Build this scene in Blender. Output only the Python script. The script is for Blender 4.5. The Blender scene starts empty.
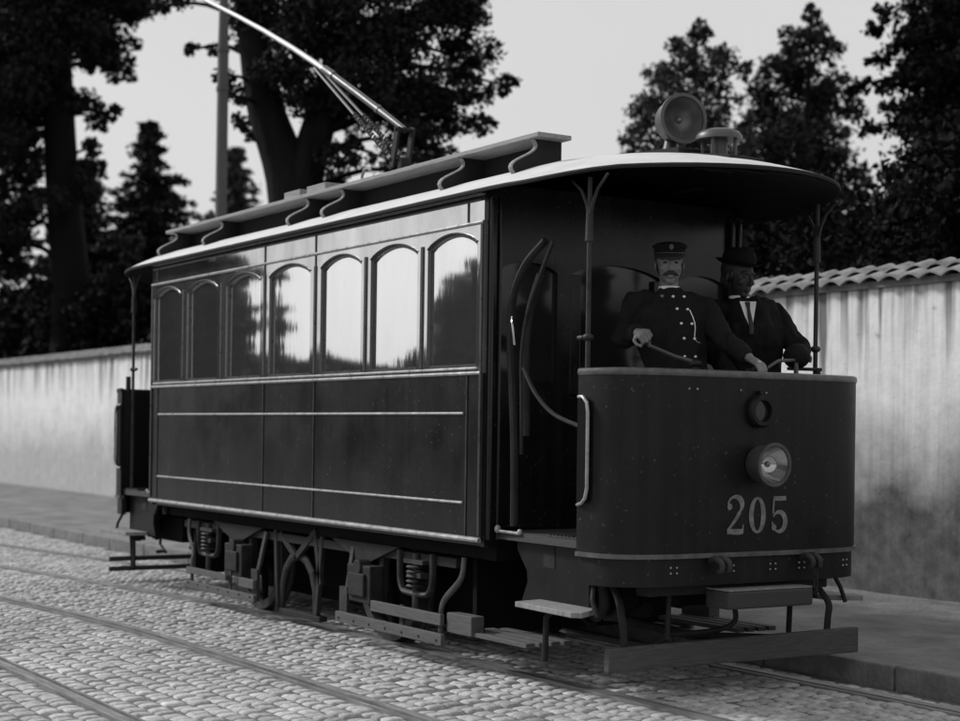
import bpy, bmesh, math, random
import numpy as np
from mathutils import Vector, Matrix, noise, geometry
random.seed(7); rng = np.random.default_rng(7)
sc = bpy.context.scene
col = sc.collection
R = math.radians

# ------------------------------------------------------------------ camera
CAMP = Vector((9.948, -5.4866, 1.3281))
yaw, pitch, roll = R(32.349), R(-0.075), R(0.778)
fw = Vector((-math.cos(yaw) * math.cos(pitch), math.sin(yaw) * math.cos(pitch), math.sin(pitch)))
rt = Vector((math.sin(yaw), math.cos(yaw), 0)); up = rt.cross(fw)
r2 = rt * math.cos(roll) + up * math.sin(roll); u2 = up * math.cos(roll) - rt * math.sin(roll)
cam = bpy.data.cameras.new('camera'); co = bpy.data.objects.new('camera', cam); col.objects.link(co)
m = Matrix((r2, u2, -fw)).transposed().to_4x4(); m.translation = CAMP; co.matrix_world = m
cam.sensor_width = 36; cam.lens = 1591.3 / 960 * 36; cam.shift_y = 71.65 / 960
cam.clip_end = 2000; cam.clip_start = 0.05
cam.dof.use_dof = True; cam.dof.focus_distance = 8.4; cam.dof.aperture_fstop = 2.0
sc.camera = co

# ------------------------------------------------------------------ light
SUN_DIR = Vector((-0.80, -0.58, 0.74)).normalized()      # towards the sun
elev = math.asin(SUN_DIR.z); azi = math.atan2(SUN_DIR.x, SUN_DIR.y)
w = bpy.data.worlds.new('World'); sc.world = w; w.use_nodes = True
nt = w.node_tree; nt.nodes.clear(); N = nt.nodes.new; LK = nt.links.new
wo = N('ShaderNodeOutputWorld'); bg = N('ShaderNodeBackground'); bg.inputs[1].default_value = 0.1
sky = N('ShaderNodeTexSky'); sky.sky_type = 'NISHITA'; sky.sun_disc = False
sky.sun_elevation = elev; sky.sun_rotation = azi; sky.dust_density = 4; sky.air_density = 1.2
bw = N('ShaderNodeRGBToBW'); LK(sky.outputs[0], bw.inputs[0])
tcw = N('ShaderNodeTexCoord'); nz = N('ShaderNodeTexNoise'); nz.inputs['Scale'].default_value = 2.2; nz.inputs['Detail'].default_value = 5
LK(tcw.outputs['Generated'], nz.inputs[0])
mr = N('ShaderNodeMapRange'); mr.inputs[1].default_value = .3; mr.inputs[2].default_value = .7; mr.inputs[3].default_value = 7.0; mr.inputs[4].default_value = 7.7
LK(nz.outputs[0], mr.inputs[0])
mx = N('ShaderNodeMix'); mx.inputs[0].default_value = .88
LK(bw.outputs[0], mx.inputs[2]); LK(mr.outputs[0], mx.inputs[3])
LK(mx.outputs[0], bg.inputs[0]); LK(bg.outputs[0], wo.inputs[0])
sl = bpy.data.lights.new('sun', 'SUN'); sl.energy = 3.0; sl.angle = R(10); sl.color = (1, 1, 1)   # a black and white picture: neutral
so = bpy.data.objects.new('sun', sl); col.objects.link(so); so.rotation_euler = (-SUN_DIR).to_track_quat('-Z', 'Y').to_euler()
vs = sc.view_settings; vs.view_transform = 'Standard'; vs.look = 'None'; vs.gamma = 1; vs.exposure = 0; vs.use_curve_mapping = False

# ------------------------------------------------------------------ materials
def mat(name, v, rough=.6, var=.25, scale=6, stretch=(1, 1, 1), bump=0, bscale=None, metallic=0, spec=.5, ior=1.5, coat=0, speck=0, streak=0):
    M = bpy.data.materials.new(name); M.use_nodes = True; t = M.node_tree; n = t.nodes; l = t.links.new
    b = n['Principled BSDF']
    b.inputs['Roughness'].default_value = rough; b.inputs['Metallic'].default_value = metallic
    b.inputs['IOR'].default_value = ior; b.inputs['Specular IOR Level'].default_value = spec
    b.inputs['Coat Weight'].default_value = coat; b.inputs['Coat Roughness'].default_value = .08
    tc = n.new('ShaderNodeTexCoord'); mp = n.new('ShaderNodeMapping'); mp.inputs['Scale'].default_value = stretch
    l(tc.outputs['Object'], mp.inputs[0])
    a = n.new('ShaderNodeTexNoise'); a.inputs['Scale'].default_value = scale; a.inputs['Detail'].default_value = 7; a.inputs['Roughness'].default_value = .62
    l(mp.outputs[0], a.inputs[0])
    r = n.new('ShaderNodeMapRange'); r.inputs[1].default_value = .3; r.inputs[2].default_value = .7
    r.inputs[3].default_value = v * (1 - var); r.inputs[4].default_value = v * (1 + var); l(a.outputs[0], r.inputs[0])
    out = r.outputs[0]
    if speck:
        s = n.new('ShaderNodeTexNoise'); s.inputs['Scale'].default_value = 45; s.inputs['Detail'].default_value = 2; l(tc.outputs['Object'], s.inputs[0])
        q = n.new('ShaderNodeMapRange'); q.inputs[1].default_value = .70; q.inputs[2].default_value = .74; q.inputs[3].default_value = 0; q.inputs[4].default_value = speck; l(s.outputs[0], q.inputs[0])
        ad = n.new('ShaderNodeMath'); ad.operation = 'ADD'; l(out, ad.inputs[0]); l(q.outputs[0], ad.inputs[1]); out = ad.outputs[0]
    if streak:
        mp2 = n.new('ShaderNodeMapping'); mp2.inputs['Scale'].default_value = (14, 14, .7); l(tc.outputs['Object'], mp2.inputs[0])
        s = n.new('ShaderNodeTexNoise'); s.inputs['Scale'].default_value = 1.3; s.inputs['Detail'].default_value = 5; l(mp2.outputs[0], s.inputs[0])
        q = n.new('ShaderNodeMapRange'); q.inputs[1].default_value = .45; q.inputs[2].default_value = .75; q.inputs[3].default_value = 0; q.inputs[4].default_value = streak; l(s.outputs[0], q.inputs[0])
        ad = n.new('ShaderNodeMath'); ad.operation = 'ADD'; l(out, ad.inputs[0]); l(q.outputs[0], ad.inputs[1]); out = ad.outputs[0]
    l(out, b.inputs['Base Color'])
    rr = n.new('ShaderNodeMapRange'); rr.inputs[1].default_value = .3; rr.inputs[2].default_value = .7; rr.inputs[3].default_value = max(.01, rough * .8); rr.inputs[4].default_value = min(1, rough * 1.25)
    l(a.outputs[0], rr.inputs[0]); l(rr.outputs[0], b.inputs['Roughness'])
    if bump:
        c = n.new('ShaderNodeTexNoise'); c.inputs['Scale'].default_value = bscale or scale * 4; c.inputs['Detail'].default_value = 5; l(mp.outputs[0], c.inputs[0])
        bp = n.new('ShaderNodeBump'); bp.inputs['Strength'].default_value = 1; bp.inputs['Distance'].default_value = bump; l(c.outputs[0], bp.inputs['Height']); l(bp.outputs[0], b.inputs['Normal'])
    return M
M = {}
M['paint'] = mat('dark_coach_paint', .007, .24, .35, 3, bump=.0012, bscale=3, spec=.36, speck=.05, streak=.006)
M['dash'] = mat('dash_paint', .008, .42, .35, 4, bump=.0014, bscale=4, spec=.22, speck=.05, streak=.005)
M['varnish'] = mat('sky_sheen_varnish', .66, .035, .22, 4, (1, 1, .4), metallic=.94, bump=.0012, bscale=1.6)  # near-mirror tone stands in for the strong sky sheen on dark varnish
M['dimmould'] = mat('worn_dark_rim', .10, .35, .4, 14, metallic=.3)
M['polemetal'] = mat('pale_pole_metal', .50, .4, .2, 9, metallic=.2)
M['mould'] = mat('worn_light_moulding', .30, .3, .3, 14, metallic=.3)
M['darkmould'] = mat('dark_moulding', .035, .3, .3, 14)
M['pane'] = mat('reflecting_window_glass', .93, .03, .05, 3, (1, 1, .3), metallic=.97, bump=.0013, bscale=1.7)
M['darkglass'] = mat('dark_glass', .02, .1, .1, 3)
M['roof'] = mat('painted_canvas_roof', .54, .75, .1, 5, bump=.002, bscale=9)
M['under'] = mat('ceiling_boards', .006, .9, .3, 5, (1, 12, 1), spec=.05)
M['iron'] = mat('dusty_iron', .018, .7, .6, 9, bump=.003, spec=.25)
M['iron_light'] = mat('worn_grey_iron', .032, .6, .6, 9, bump=.003, spec=.3)
M['black'] = mat('black_grime_and_shade', .006, .9, .5, 8, spec=.1)  # grimy running gear, also the dark panels added below the tram
M['steel'] = mat('polished_steel', .5, .28, .2, 10, metallic=.9)
M['wood'] = mat('weathered_plank', .075, .8, .45, 7, (1.5, 14, 14), bump=.003)
M['wood_across'] = mat('weathered_board', .06, .8, .45, 7, (14, 1.5, 14), bump=.003)
M['wood_dark'] = mat('dark_plank', .035, .7, .4, 7, (1.5, 14, 14), bump=.003)
M['steptop'] = mat('worn_step_wood', .20, .75, .35, 8, (2, 12, 1), bump=.003)
M['roofwood'] = mat('roof_plank', .24, .7, .35, 6, (1, 10, 10), bump=.003)
M['roofdark'] = mat('roof_bracket_plate', .022, .8, .35, 6, spec=.2)
M['number'] = mat('faded_number_paint', .15, .6, .5, 25)
M['rail'] = mat('rail_steel', .30, .35, .3, 4, (1, 8, 1), metallic=.5)
M['raildark'] = mat('rail_groove', .03, .7, .3, 9)
M['cloth'] = mat('dark_wool', .012, .95, .35, 12, bump=.006, bscale=30, spec=.2)
M['cloth2'] = mat('black_wool', .007, .9, .25, 12, bump=.003, bscale=30, spec=.2)
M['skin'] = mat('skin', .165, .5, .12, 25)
M['skin_dim'] = mat('shaded_skin', .02, .55, .15, 25)  # shade put into the skin colour: second man's face and hands, all eyes
M['hair'] = mat('dark_hair', .02, .6, .4, 60, bump=.002, bscale=150)
M['white'] = mat('white_linen', .75, .8, .05, 20)
M['button'] = mat('bright_button', .75, .25, .1, 5, metallic=.6)
M['dullreflector'] = mat('dull_lamp_bowl', .16, .35, .3, 8, metallic=.6)
M['lens'] = mat('lamp_glass', .10, .06, .3, 8, metallic=.2, coat=1)
M['reflector'] = mat('lamp_reflector', .45, .14, .25, 8, metallic=.95)
M['lampgrey'] = mat('grey_lamp_shell', .075, .4, .3, 10, metallic=.3)
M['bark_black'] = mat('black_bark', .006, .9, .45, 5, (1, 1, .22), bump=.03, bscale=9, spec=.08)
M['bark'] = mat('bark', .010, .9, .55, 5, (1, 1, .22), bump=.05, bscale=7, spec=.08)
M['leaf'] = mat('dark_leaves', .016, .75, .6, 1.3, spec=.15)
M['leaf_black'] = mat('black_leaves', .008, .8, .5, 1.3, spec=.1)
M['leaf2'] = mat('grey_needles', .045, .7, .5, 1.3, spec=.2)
M['pole'] = mat('pole_paint', .075, .7, .3, 8, (1, 1, .3), bump=.004)
M['kerb'] = mat('kerb_stone', .15, .9, .35, 7, bump=.01)
M['pave'] = mat('gravel_pavement', .155, .95, .5, 2.6, bump=.02, bscale=30)
M['dirt'] = mat('dirt_joint', .12, 1, .4, 12, bump=.006, bscale=60)
M['ground'] = mat('earth', .13, 1, .3, .5, bump=.02)
M['tile'] = mat('clay_tile', .20, .9, .6, 5, bump=.006, bscale=25)

def sett_mat():
    Mt = bpy.data.materials.new('granite_setts'); Mt.use_nodes = True; t = Mt.node_tree; n = t.nodes; l = t.links.new
    b = n['Principled BSDF']; b.inputs['Roughness'].default_value = .8; b.inputs['Specular IOR Level'].default_value = .25
    at = n.new('ShaderNodeAttribute'); at.attribute_name = 'tone'
    tc = n.new('ShaderNodeTexCoord'); a = n.new('ShaderNodeTexNoise'); a.inputs['Scale'].default_value = 38; a.inputs['Detail'].default_value = 6; l(tc.outputs['Object'], a.inputs[0])
    a2 = n.new('ShaderNodeTexNoise'); a2.inputs['Scale'].default_value = .9; a2.inputs['Detail'].default_value = 4; l(tc.outputs['Object'], a2.inputs[0])
    r = n.new('ShaderNodeMapRange'); r.inputs[1].default_value = .25; r.inputs[2].default_value = .75; r.inputs[3].default_value = .72; r.inputs[4].default_value = 1.28; l(a.outputs[0], r.inputs[0])
    r3 = n.new('ShaderNodeMapRange'); r3.inputs[1].default_value = .3; r3.inputs[2].default_value = .7; r3.inputs[3].default_value = .78; r3.inputs[4].default_value = 1.15; l(a2.outputs[0], r3.inputs[0])
    mu = n.new('ShaderNodeMath'); mu.operation = 'MULTIPLY'; l(at.outputs['Fac'], mu.inputs[0]); l(r.outputs[0], mu.inputs[1])
    mu2 = n.new('ShaderNodeMath'); mu2.operation = 'MULTIPLY'; l(mu.outputs[0], mu2.inputs[0]); l(r3.outputs[0], mu2.inputs[1])
    l(mu2.outputs[0], b.inputs['Base Color'])
    bp = n.new('ShaderNodeBump'); bp.inputs['Distance'].default_value = .004; l(a.outputs[0], bp.inputs['Height']); l(bp.outputs[0], b.inputs['Normal'])
    return Mt
M['sett'] = sett_mat()

def wall_mat():
    Mt = bpy.data.materials.new('stained_plaster'); Mt.use_nodes = True; t = Mt.node_tree; n = t.nodes; l = t.links.new
    b = n['Principled BSDF']; b.inputs['Roughness'].default_value = .9
    def math_(op, a, c=None, clamp=False):
        k = n.new('ShaderNodeMath'); k.operation = op; k.use_clamp = clamp
        for i, q in enumerate((a, c)):
            if q is None: continue
            if isinstance(q, (int, float)): k.inputs[i].default_value = q
            else: l(q, k.inputs[i])
        return k.outputs[0]
    def noise_(scale, st, detail=6, rough=.6):
        mp = n.new('ShaderNodeMapping'); mp.inputs['Scale'].default_value = st; l(tc.outputs['Object'], mp.inputs[0])
        q = n.new('ShaderNodeTexNoise'); q.inputs['Scale'].default_value = scale; q.inputs['Detail'].default_value = detail; q.inputs['Roughness'].default_value = rough; l(mp.outputs[0], q.inputs[0]); return q.outputs[0]
    def rng_(x, a, c, d=0, e=1):
        q = n.new('ShaderNodeMapRange'); q.inputs[1].default_value = a; q.inputs[2].default_value = c; q.inputs[3].default_value = d; q.inputs[4].default_value = e; l(x, q.inputs[0]); return q.outputs[0]
    tc = n.new('ShaderNodeTexCoord'); sx = n.new('ShaderNodeSeparateXYZ'); l(tc.outputs['Object'], sx.inputs[0]); z = sx.outputs[2]
    # rain streaks running down from the coping, each with its own length
    st = noise_(1.0, (9, 9, .35), 4, .55); ln = noise_(1.0, (4.2, 4.2, .1), 3)
    top = rng_(math_('ADD', z, math_('MULTIPLY', ln, 2.4)), 2.9, 3.6)       # 1 near the coping
    s1 = math_('MULTIPLY', rng_(st, .47, .58), top, True)
    fine = noise_(1.0, (26, 26, .5), 3)
    s2 = math_('MULTIPLY', rng_(fine, .45, .7), .35)
    # darker foot with an uneven upper edge, stronger towards +X
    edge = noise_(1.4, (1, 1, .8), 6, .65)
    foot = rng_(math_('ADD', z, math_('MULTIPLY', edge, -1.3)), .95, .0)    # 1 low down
    blot = noise_(7, (1, 1, 1), 7, .7)
    base = rng_(blot, .3, .75, .80, .64)
    v = math_('MULTIPLY', base, math_('SUBTRACT', 1, math_('MULTIPLY', s1, .78)))
    v = math_('MULTIPLY', v, math_('SUBTRACT', 1, math_('MULTIPLY', s2, .45)))
    spot = rng_(noise_(5.5, (1, 1, 1.4), 3, .5), .66, .74)
    v = math_('MULTIPLY', v, math_('SUBTRACT', 1, math_('MULTIPLY', spot, .38)))
    foot_gain_x = rng_(sx.outputs[0], 8, 12.5, .7, 1.42)
    foot = math_('MULTIPLY', foot, foot_gain_x)
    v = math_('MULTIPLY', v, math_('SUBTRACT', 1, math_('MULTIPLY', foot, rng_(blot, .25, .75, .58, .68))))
    l(v, b.inputs['Base Color'])
    bp = n.new('ShaderNodeBump'); bp.inputs['Distance'].default_value = .006; l(blot, bp.inputs['Height']); l(bp.outputs[0], b.inputs['Normal'])
    return Mt
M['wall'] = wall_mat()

# ------------------------------------------------------------------ mesh helpers
class MB:
    def __init__(s): s.v = []; s.f = []; s.pc = []
    def add(s, vs, fs):
        o = len(s.v); s.pc.append((o, len(s.f))); s.v += [tuple(p) for p in vs]; s.f += [tuple(i + o for i in q) for q in fs]; return s
    def box(s, x0, x1, y0, y1, z0, z1):
        if x0 > x1: x0, x1 = x1, x0
        if y0 > y1: y0, y1 = y1, y0
        if z0 > z1: z0, z1 = z1, z0
        return s.add([(x0, y0, z0), (x1, y0, z0), (x1, y1, z0), (x0, y1, z0), (x0, y0, z1), (x1, y0, z1), (x1, y1, z1), (x0, y1, z1)],
                     [(0, 3, 2, 1), (4, 5, 6, 7), (0, 1, 5, 4), (1, 2, 6, 5), (2, 3, 7, 6), (3, 0, 4, 7)])
    def beam(s, p, q, wd, ht, upv=(0, 0, 1)):
        p = Vector(p); q = Vector(q); d = (q - p).normalized(); u = Vector(upv); sd = d.cross(u).normalized(); u = sd.cross(d)
        vs = [e + sd * a * wd / 2 + u * b * ht / 2 for e in (p, q) for a, b in ((-1, -1), (1, -1), (1, 1), (-1, 1))]
        return s.add(vs, [(3, 2, 1, 0), (4, 5, 6, 7), (0, 1, 5, 4), (1, 2, 6, 5), (2, 3, 7, 6), (3, 0, 4, 7)])
    def tube(s, pts, r, n=10, side=None, cap=True, sm=False):
        # r: number, list of numbers, or list of (a,b); side: vector that the a-axis follows
        pts = [Vector(p) for p in pts]; k = len(pts)
        rs = [r] * k if not isinstance(r, (list, tuple)) else list(r)
        if sm and 4 <= k <= 9:
            q_ = [pts[0] * 2 - pts[1]] + pts + [pts[-1] * 2 - pts[-2]]; P2_, R2_ = [], []
            for i in range(1, k):
                for j in range(5):
                    t = j / 5; a, b, c, d = q_[i - 1:i + 3]
                    P2_.append(.5 * ((2 * b) + (c - a) * t + (2 * a - 5 * b + 4 * c - d) * t * t + (3 * b - a - 3 * c + d) * t ** 3))
                    u_, v_ = rs[i - 1], rs[i]; R2_.append(tuple(x_ * (1 - t) + y_ * t for x_, y_ in zip(u_, v_)) if isinstance(u_, tuple) else u_ * (1 - t) + v_ * t)
            pts = P2_ + [pts[-1]]; rs = R2_ + [rs[-1]]; k = len(pts)
        prev = Vector(side) if side is not None else None; vs = []; fs = []
        for i, p in enumerate(pts):
            d = (pts[min(i + 1, k - 1)] - pts[max(i - 1, 0)]).normalized()
            if prev is None:
                prev = d.orthogonal()
            a = (prev - d * prev.dot(d)); a = a.normalized() if a.length > 1e-6 else d.orthogonal().normalized()
            if side is None: prev = a
            b = d.cross(a); ra, rb = rs[i] if isinstance(rs[i], tuple) else (rs[i], rs[i])
            vs += [p + a * math.cos(2 * math.pi * j / n) * ra + b * math.sin(2 * math.pi * j / n) * rb for j in range(n)]
        for i in range(k - 1):
            fs += [(i * n + j, i * n + (j + 1) % n, (i + 1) * n + (j + 1) % n, (i + 1) * n + j) for j in range(n)]
        if cap: fs += [tuple(range(n - 1, -1, -1)), tuple(range((k - 1) * n, k * n))]
        return s.add(vs, fs)
    def ell(s, c, rad, ax=None, n=14, m_=9):
        c = Vector(c); ax = ax or (Vector((1, 0, 0)), Vector((0, 1, 0)), Vector((0, 0, 1)))
        if not isinstance(rad, (tuple, list)): rad = (rad,) * 3
        vs = []; fs = []
        for i in range(m_ + 1):
            t = math.pi * i / m_
            for j in range(n):
                a = 2 * math.pi * j / n
                vs.append(c + ax[0] * math.sin(t) * math.cos(a) * rad[0] + ax[1] * math.sin(t) * math.sin(a) * rad[1] + ax[2] * math.cos(t) * rad[2])
        for i in range(m_):
            fs += [(i * n + j, (i + 1) * n + j, (i + 1) * n + (j + 1) % n, i * n + (j + 1) % n) for j in range(n)]
        return s.add(vs, fs)
    def lathe(s, prof, o, axis=(0, 0, 1), n=28):
        # prof: (r, h) along axis; open ends are closed when r == 0
        o = Vector(o); d = Vector(axis).normalized(); a = d.orthogonal().normalized(); b = d.cross(a); vs = []; fs = []
        for r, h in prof: vs += [o + d * h + (a * math.cos(2 * math.pi * j / n) + b * math.sin(2 * math.pi * j / n)) * max(r, 1e-4) for j in range(n)]
        for i in range(len(prof) - 1): fs += [(i * n + j, i * n + (j + 1) % n, (i + 1) * n + (j + 1) % n, (i + 1) * n + j) for j in range(n)]
        return s.add(vs, fs)
    def prism(s, poly, fn, w0, w1):
        n = len(poly); vs = [fn(a, b, w0) for a, b in poly] + [fn(a, b, w1) for a, b in poly]
        tri = geometry.tessellate_polygon([[Vector((a, b, 0)) for a, b in poly]])
        fs = [tuple(t) for t in tri] + [tuple(i + n for i in reversed(t)) for t in tri] + [(i, (i + 1) % n, (i + 1) % n + n, i + n) for i in range(n)]
        return s.add(vs, fs)
    def grid(s, fn, nu, nv):
        vs = [fn(i / nu, j / nv) for i in range(nu + 1) for j in range(nv + 1)]
        return s.add(vs, [(i * (nv + 1) + j, (i + 1) * (nv + 1) + j, (i + 1) * (nv + 1) + j + 1, i * (nv + 1) + j + 1) for i in range(nu) for j in range(nv)])
    def build(s, name, mt, parent=None, bevel=0, smooth=False, off=None, recalc=True):
        off = off if off is not None else (parent.get('_o', (0, 0, 0)) if parent else (0, 0, 0))
        me = bpy.data.meshes.new(name); me.from_pydata([(p[0] - off[0], p[1] - off[1], p[2] - off[2]) for p in s.v], [], s.f); me.update()
        if recalc:
            bm = bmesh.new(); bm.from_mesh(me); bmesh.ops.recalc_face_normals(bm, faces=bm.faces); bm.to_mesh(me); bm.free()
        me.materials.append(mt)
        ob = bpy.data.objects.new(name, me); col.objects.link(ob)
        if parent: ob.parent = parent
        else: ob.location = off
        ob['_o'] = tuple(off)
        if smooth:
            me.polygons.foreach_set('use_smooth', [True] * len(me.polygons))
            md = ob.modifiers.new('wn', 'EDGE_SPLIT'); md.split_angle = R(38)
        if bevel:
            md = ob.modifiers.new('b', 'BEVEL'); md.width = bevel; md.segments = 2; md.limit_method = 'ANGLE'
        return ob
def empty(name, loc, label, cat, group=None):
    o = bpy.data.objects.new(name, None); col.objects.link(o); o.location = loc; o['_o'] = tuple(loc); o.empty_display_size = .2
    o['label'] = label; o['category'] = cat
    if group: o['group'] = group
    return o
def fast_mesh(name, verts, quads, mt, parent=None, off=(0, 0, 0), tone=None, smooth=False):
    verts = np.asarray(verts, np.float32) - np.asarray(off, np.float32); quads = np.asarray(quads, np.int32)
    me = bpy.data.meshes.new(name); nv, nf = len(verts), len(quads)
    me.vertices.add(nv); me.vertices.foreach_set('co', verts.ravel())
    me.loops.add(nf * 4); me.loops.foreach_set('vertex_index', quads.ravel())
    me.polygons.add(nf); me.polygons.foreach_set('loop_start', np.arange(0, nf * 4, 4, dtype=np.int32)); me.polygons.foreach_set('loop_total', np.full(nf, 4, np.int32))
    me.update(calc_edges=True)
    if smooth: me.polygons.foreach_set('use_smooth', np.ones(nf, bool))
    if tone is not None:
        a = me.attributes.new('tone', 'FLOAT', 'POINT'); a.data.foreach_set('value', np.asarray(tone, np.float32))
    me.materials.append(mt); ob = bpy.data.objects.new(name, me); col.objects.link(ob)
    if parent: ob.parent = parent
    else: ob.location = off
    ob['_o'] = tuple(off)
    return ob
def structure(o): o['kind'] = 'structure'; return o

# ------------------------------------------------------------------ street
def off_y(x):                                  # both tracks bend gently towards -Y beyond the rear of the tram
    s = .7; t = (-.6 - x) / s
    return -.165 * s * (math.log1p(math.exp(-abs(t))) + max(t, 0))
def kerb_y(x):
    t = min(1, max(0, (x + 6.5) / 8.0)); t = t * t * (3 - 2 * t); return .33 + (.86 - .33) * t
WALL_Y = 3.74
structure(MB().add([(-400, -400, -.05), (300, -400, -.05), (300, 400, -.05), (-400, 400, -.05)], [(0, 1, 2, 3)]).build('ground', M['ground']))
G = .59; T2C = -2.375
rails = [(-G, 'near'), (G, 'far'), (T2C + G, 'a'), (T2C - G, 'b')]
bed = MB().grid(lambda u, v: (-60 + 75 * u, -7.5 + v * (kerb_y(-60 + 75 * u) - .02 + 7.5), -.0155 + .003 * noise.noise((u * 700, v * 70, 0))), 900, 60)
structure(bed.build('road', M['dirt']))
# granite setts
gaps = sorted([r[0] for r in rails]); RW = .058
edges = [-7.0] + gaps + [2.6]
lanes = []
for a, b in zip(edges[:-1], edges[1:]):
    lo = a + (RW if a in gaps else 0); hi = b - (RW if b in gaps else 0)
    k = max(1, round((hi - lo) / .118)); lanes += [(lo + (hi - lo) * i / k, lo + (hi - lo) * (i + 1) / k) for i in range(k)]
K = 5; prof = np.array([-1, -.88, -.45, .45, .88, 1.]); PU, PV = np.meshgrid(prof, prof, indexing='ij')
dome = (1 - np.abs(PU) ** 5) * (1 - np.abs(PV) ** 5)
cells = []; x = -34.0
while x < 10:
    lx = random.uniform(.078, .108) * (1 if x > -16 else 1.5)
    o = off_y(x)
    wob = random.uniform(-.5, .5)
    for a, b in lanes:
        yc = (a + b) / 2 + o
        if yc + .05 > kerb_y(x): continue
        if x < -16 and yc < -6.2: continue
        cells.append((x + lx / 2 + .05 * math.sin(yc * 2.1 + wob) + .028 * noise.noise((x * .7, yc * 1.3, 0)) * 3 + random.gauss(0, .006), yc + random.gauss(0, .006), lx, b - a))
    x += lx
C = np.array(cells); n = len(C)
hx = C[:, 2] / 2 * rng.uniform(.88, .99, n); hy = C[:, 3] / 2 * rng.uniform(.86, .97, n)
ang = rng.normal(0, .05, n); ht = rng.uniform(-.005, .003, n); tx = rng.normal(0, .022, n); ty = rng.normal(0, .022, n)
px = PU[None] * hx[:, None, None]; py = PV[None] * hy[:, None, None]
shr = 1 - .10 * (np.abs(PU) ** 3 * np.abs(PV) ** 3)[None]; px = px * shr; py = py * shr
jz = rng.normal(0, .0014, px.shape)
pz = -.030 + .029 * dome[None] ** .28 + (ht[:, None, None] + px * tx[:, None, None] * .8 + py * ty[:, None, None]) * (dome[None] > 0) + jz
ca, sa = np.cos(ang)[:, None, None], np.sin(ang)[:, None, None]
V = np.stack([C[:, 0, None, None] + px * ca - py * sa, C[:, 1, None, None] + px * sa + py * ca, pz], -1).reshape(-1, 3)
q = np.array([[i * (K + 1) + j, (i + 1) * (K + 1) + j, (i + 1) * (K + 1) + j + 1, i * (K + 1) + j + 1] for i in range(K) for j in range(K)])
Q = (q[None] + (np.arange(n) * (K + 1) ** 2)[:, None, None]).reshape(-1, 4)
tone = np.clip(rng.normal(.36, .045, n), .2, .5).repeat((K + 1) ** 2)
structure(fast_mesh('cobbled_road', V, Q, M['sett'], tone=tone, smooth=True))
# grooved rails
for y0, nm in rails:
    def strip(a, b, z0, z1, mt, name):
        mb = MB(); n_ = 180; vs = []
        for i in range(n_ + 1):
            xx = -50 + 61 * i / n_; o = off_y(xx) + y0
            vs += [(xx, o + a, z0), (xx, o + a, z1), (xx, o + b, z1), (xx, o + b, z0)]
        fs = [(i * 4 + j, i * 4 + j + 1, (i + 1) * 4 + j + 1, (i + 1) * 4 + j) for i in range(n_) for j in range(3)]
        mb.add(vs, fs); return mb
    s = 1 if y0 in (-G, T2C - G) else -1       # groove on the inner side
    mb = MB(); a = strip(min(-.052 * s, .006 * s), max(-.052 * s, .006 * s), -.03, .004, None, ''); mb.add(a.v, a.f)
    a = strip(min(.036 * s, .052 * s), max(.036 * s, .052 * s), -.03, .001, None, ''); mb.add(a.v, a.f)
    structure(mb.build('tram_rail', M['rail'])); 
    structure(strip(min(.006 * s, .036 * s), max(.006 * s, .036 * s), -.028, -.020, None, '').build('rail_groove', M['raildark']))
# kerb stones and pavement
kb = MB(); x = -60.0
while x < 14:
    L_ = random.uniform(.8, 1.2); x1 = x + L_ - .012; a, b = kerb_y(x), kerb_y(x1); dz = random.uniform(-.004, .004)
    vs = [(x, a, -.04), (x1, b, -.04), (x1, b, .115 + dz), (x, a, .115 + dz), (x, a + .14, .118 + dz), (x1, b + .14, .118 + dz), (x, a + .14, -.04), (x1, b + .14, -.04)]
    kb.add(vs, [(0, 1, 2, 3), (3, 2, 5, 4), (0, 3, 4, 6), (1, 7, 5, 2), (4, 5, 7, 6)]); x += L_
structure(kb.build('kerb', M['kerb'], bevel=.012))
def pave_fn(u, v):
    xx = -60 + 74 * u; y = kerb_y(xx) + .14 + v * (WALL_Y - kerb_y(xx) - .14)
    return (xx, y, .112 + .008 * noise.noise((xx * 1.3, y * 2, 1)) + .004 * noise.noise((xx * 6, y * 6, 1)) - .004 * 0)
structure(MB().grid(pave_fn, 900, 34).build('pavement', M['pave'], smooth=True))

# ------------------------------------------------------------------ garden wall with tiled coping
wl = empty('garden_wall', (-12, WALL_Y + .18, .1), 'long white plastered wall with dark rain streaks and a tiled coping behind the tram', 'wall')
def wallf(u, v):
    xx = -60 + 74 * u; z = .05 + v * 2.47; return (xx, WALL_Y + .010 * noise.noise((xx * .5, z * .8, 0)) + .004 * noise.noise((xx * 3, z * 3, 0)), z)
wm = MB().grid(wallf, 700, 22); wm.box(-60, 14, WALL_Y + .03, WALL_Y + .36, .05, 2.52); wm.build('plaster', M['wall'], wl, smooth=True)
# coping: two courses of wavy clay tiles falling to the street
cp = MB(); TP = .205
def course(y0, z0, y1, z1, ph, amp, th):
    nx = int(46 / TP) * 6
    def f(u, v, d=0):
        xx = -32 + 46 * u; sag = .012 * noise.noise((xx * .35, 0, 3)); c = math.floor(xx / TP + ph); j = .012 * noise.noise((c * 7.7, y0 * 9, 0))
        return (xx, y0 + (y1 - y0) * v + j * 2, z0 + (z1 - z0) * v + amp * (abs(math.sin(math.pi * (xx / TP + ph))) ** .8) + sag + j + d)
    cp.grid(lambda u, v: f(u, v), nx, 3); cp.grid(lambda u, v: f(u, v, -th), nx, 3)
    vs = []; 
    for i in range(nx + 1): vs += [f(i / nx, 0), f(i / nx, 0, -th)]
    cp.add(vs, [(2 * i, 2 * i + 2, 2 * i + 3, 2 * i + 1) for i in range(nx)])
course(WALL_Y - .10, 2.515, WALL_Y + .12, 2.585, 0, .045, .016)
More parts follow.
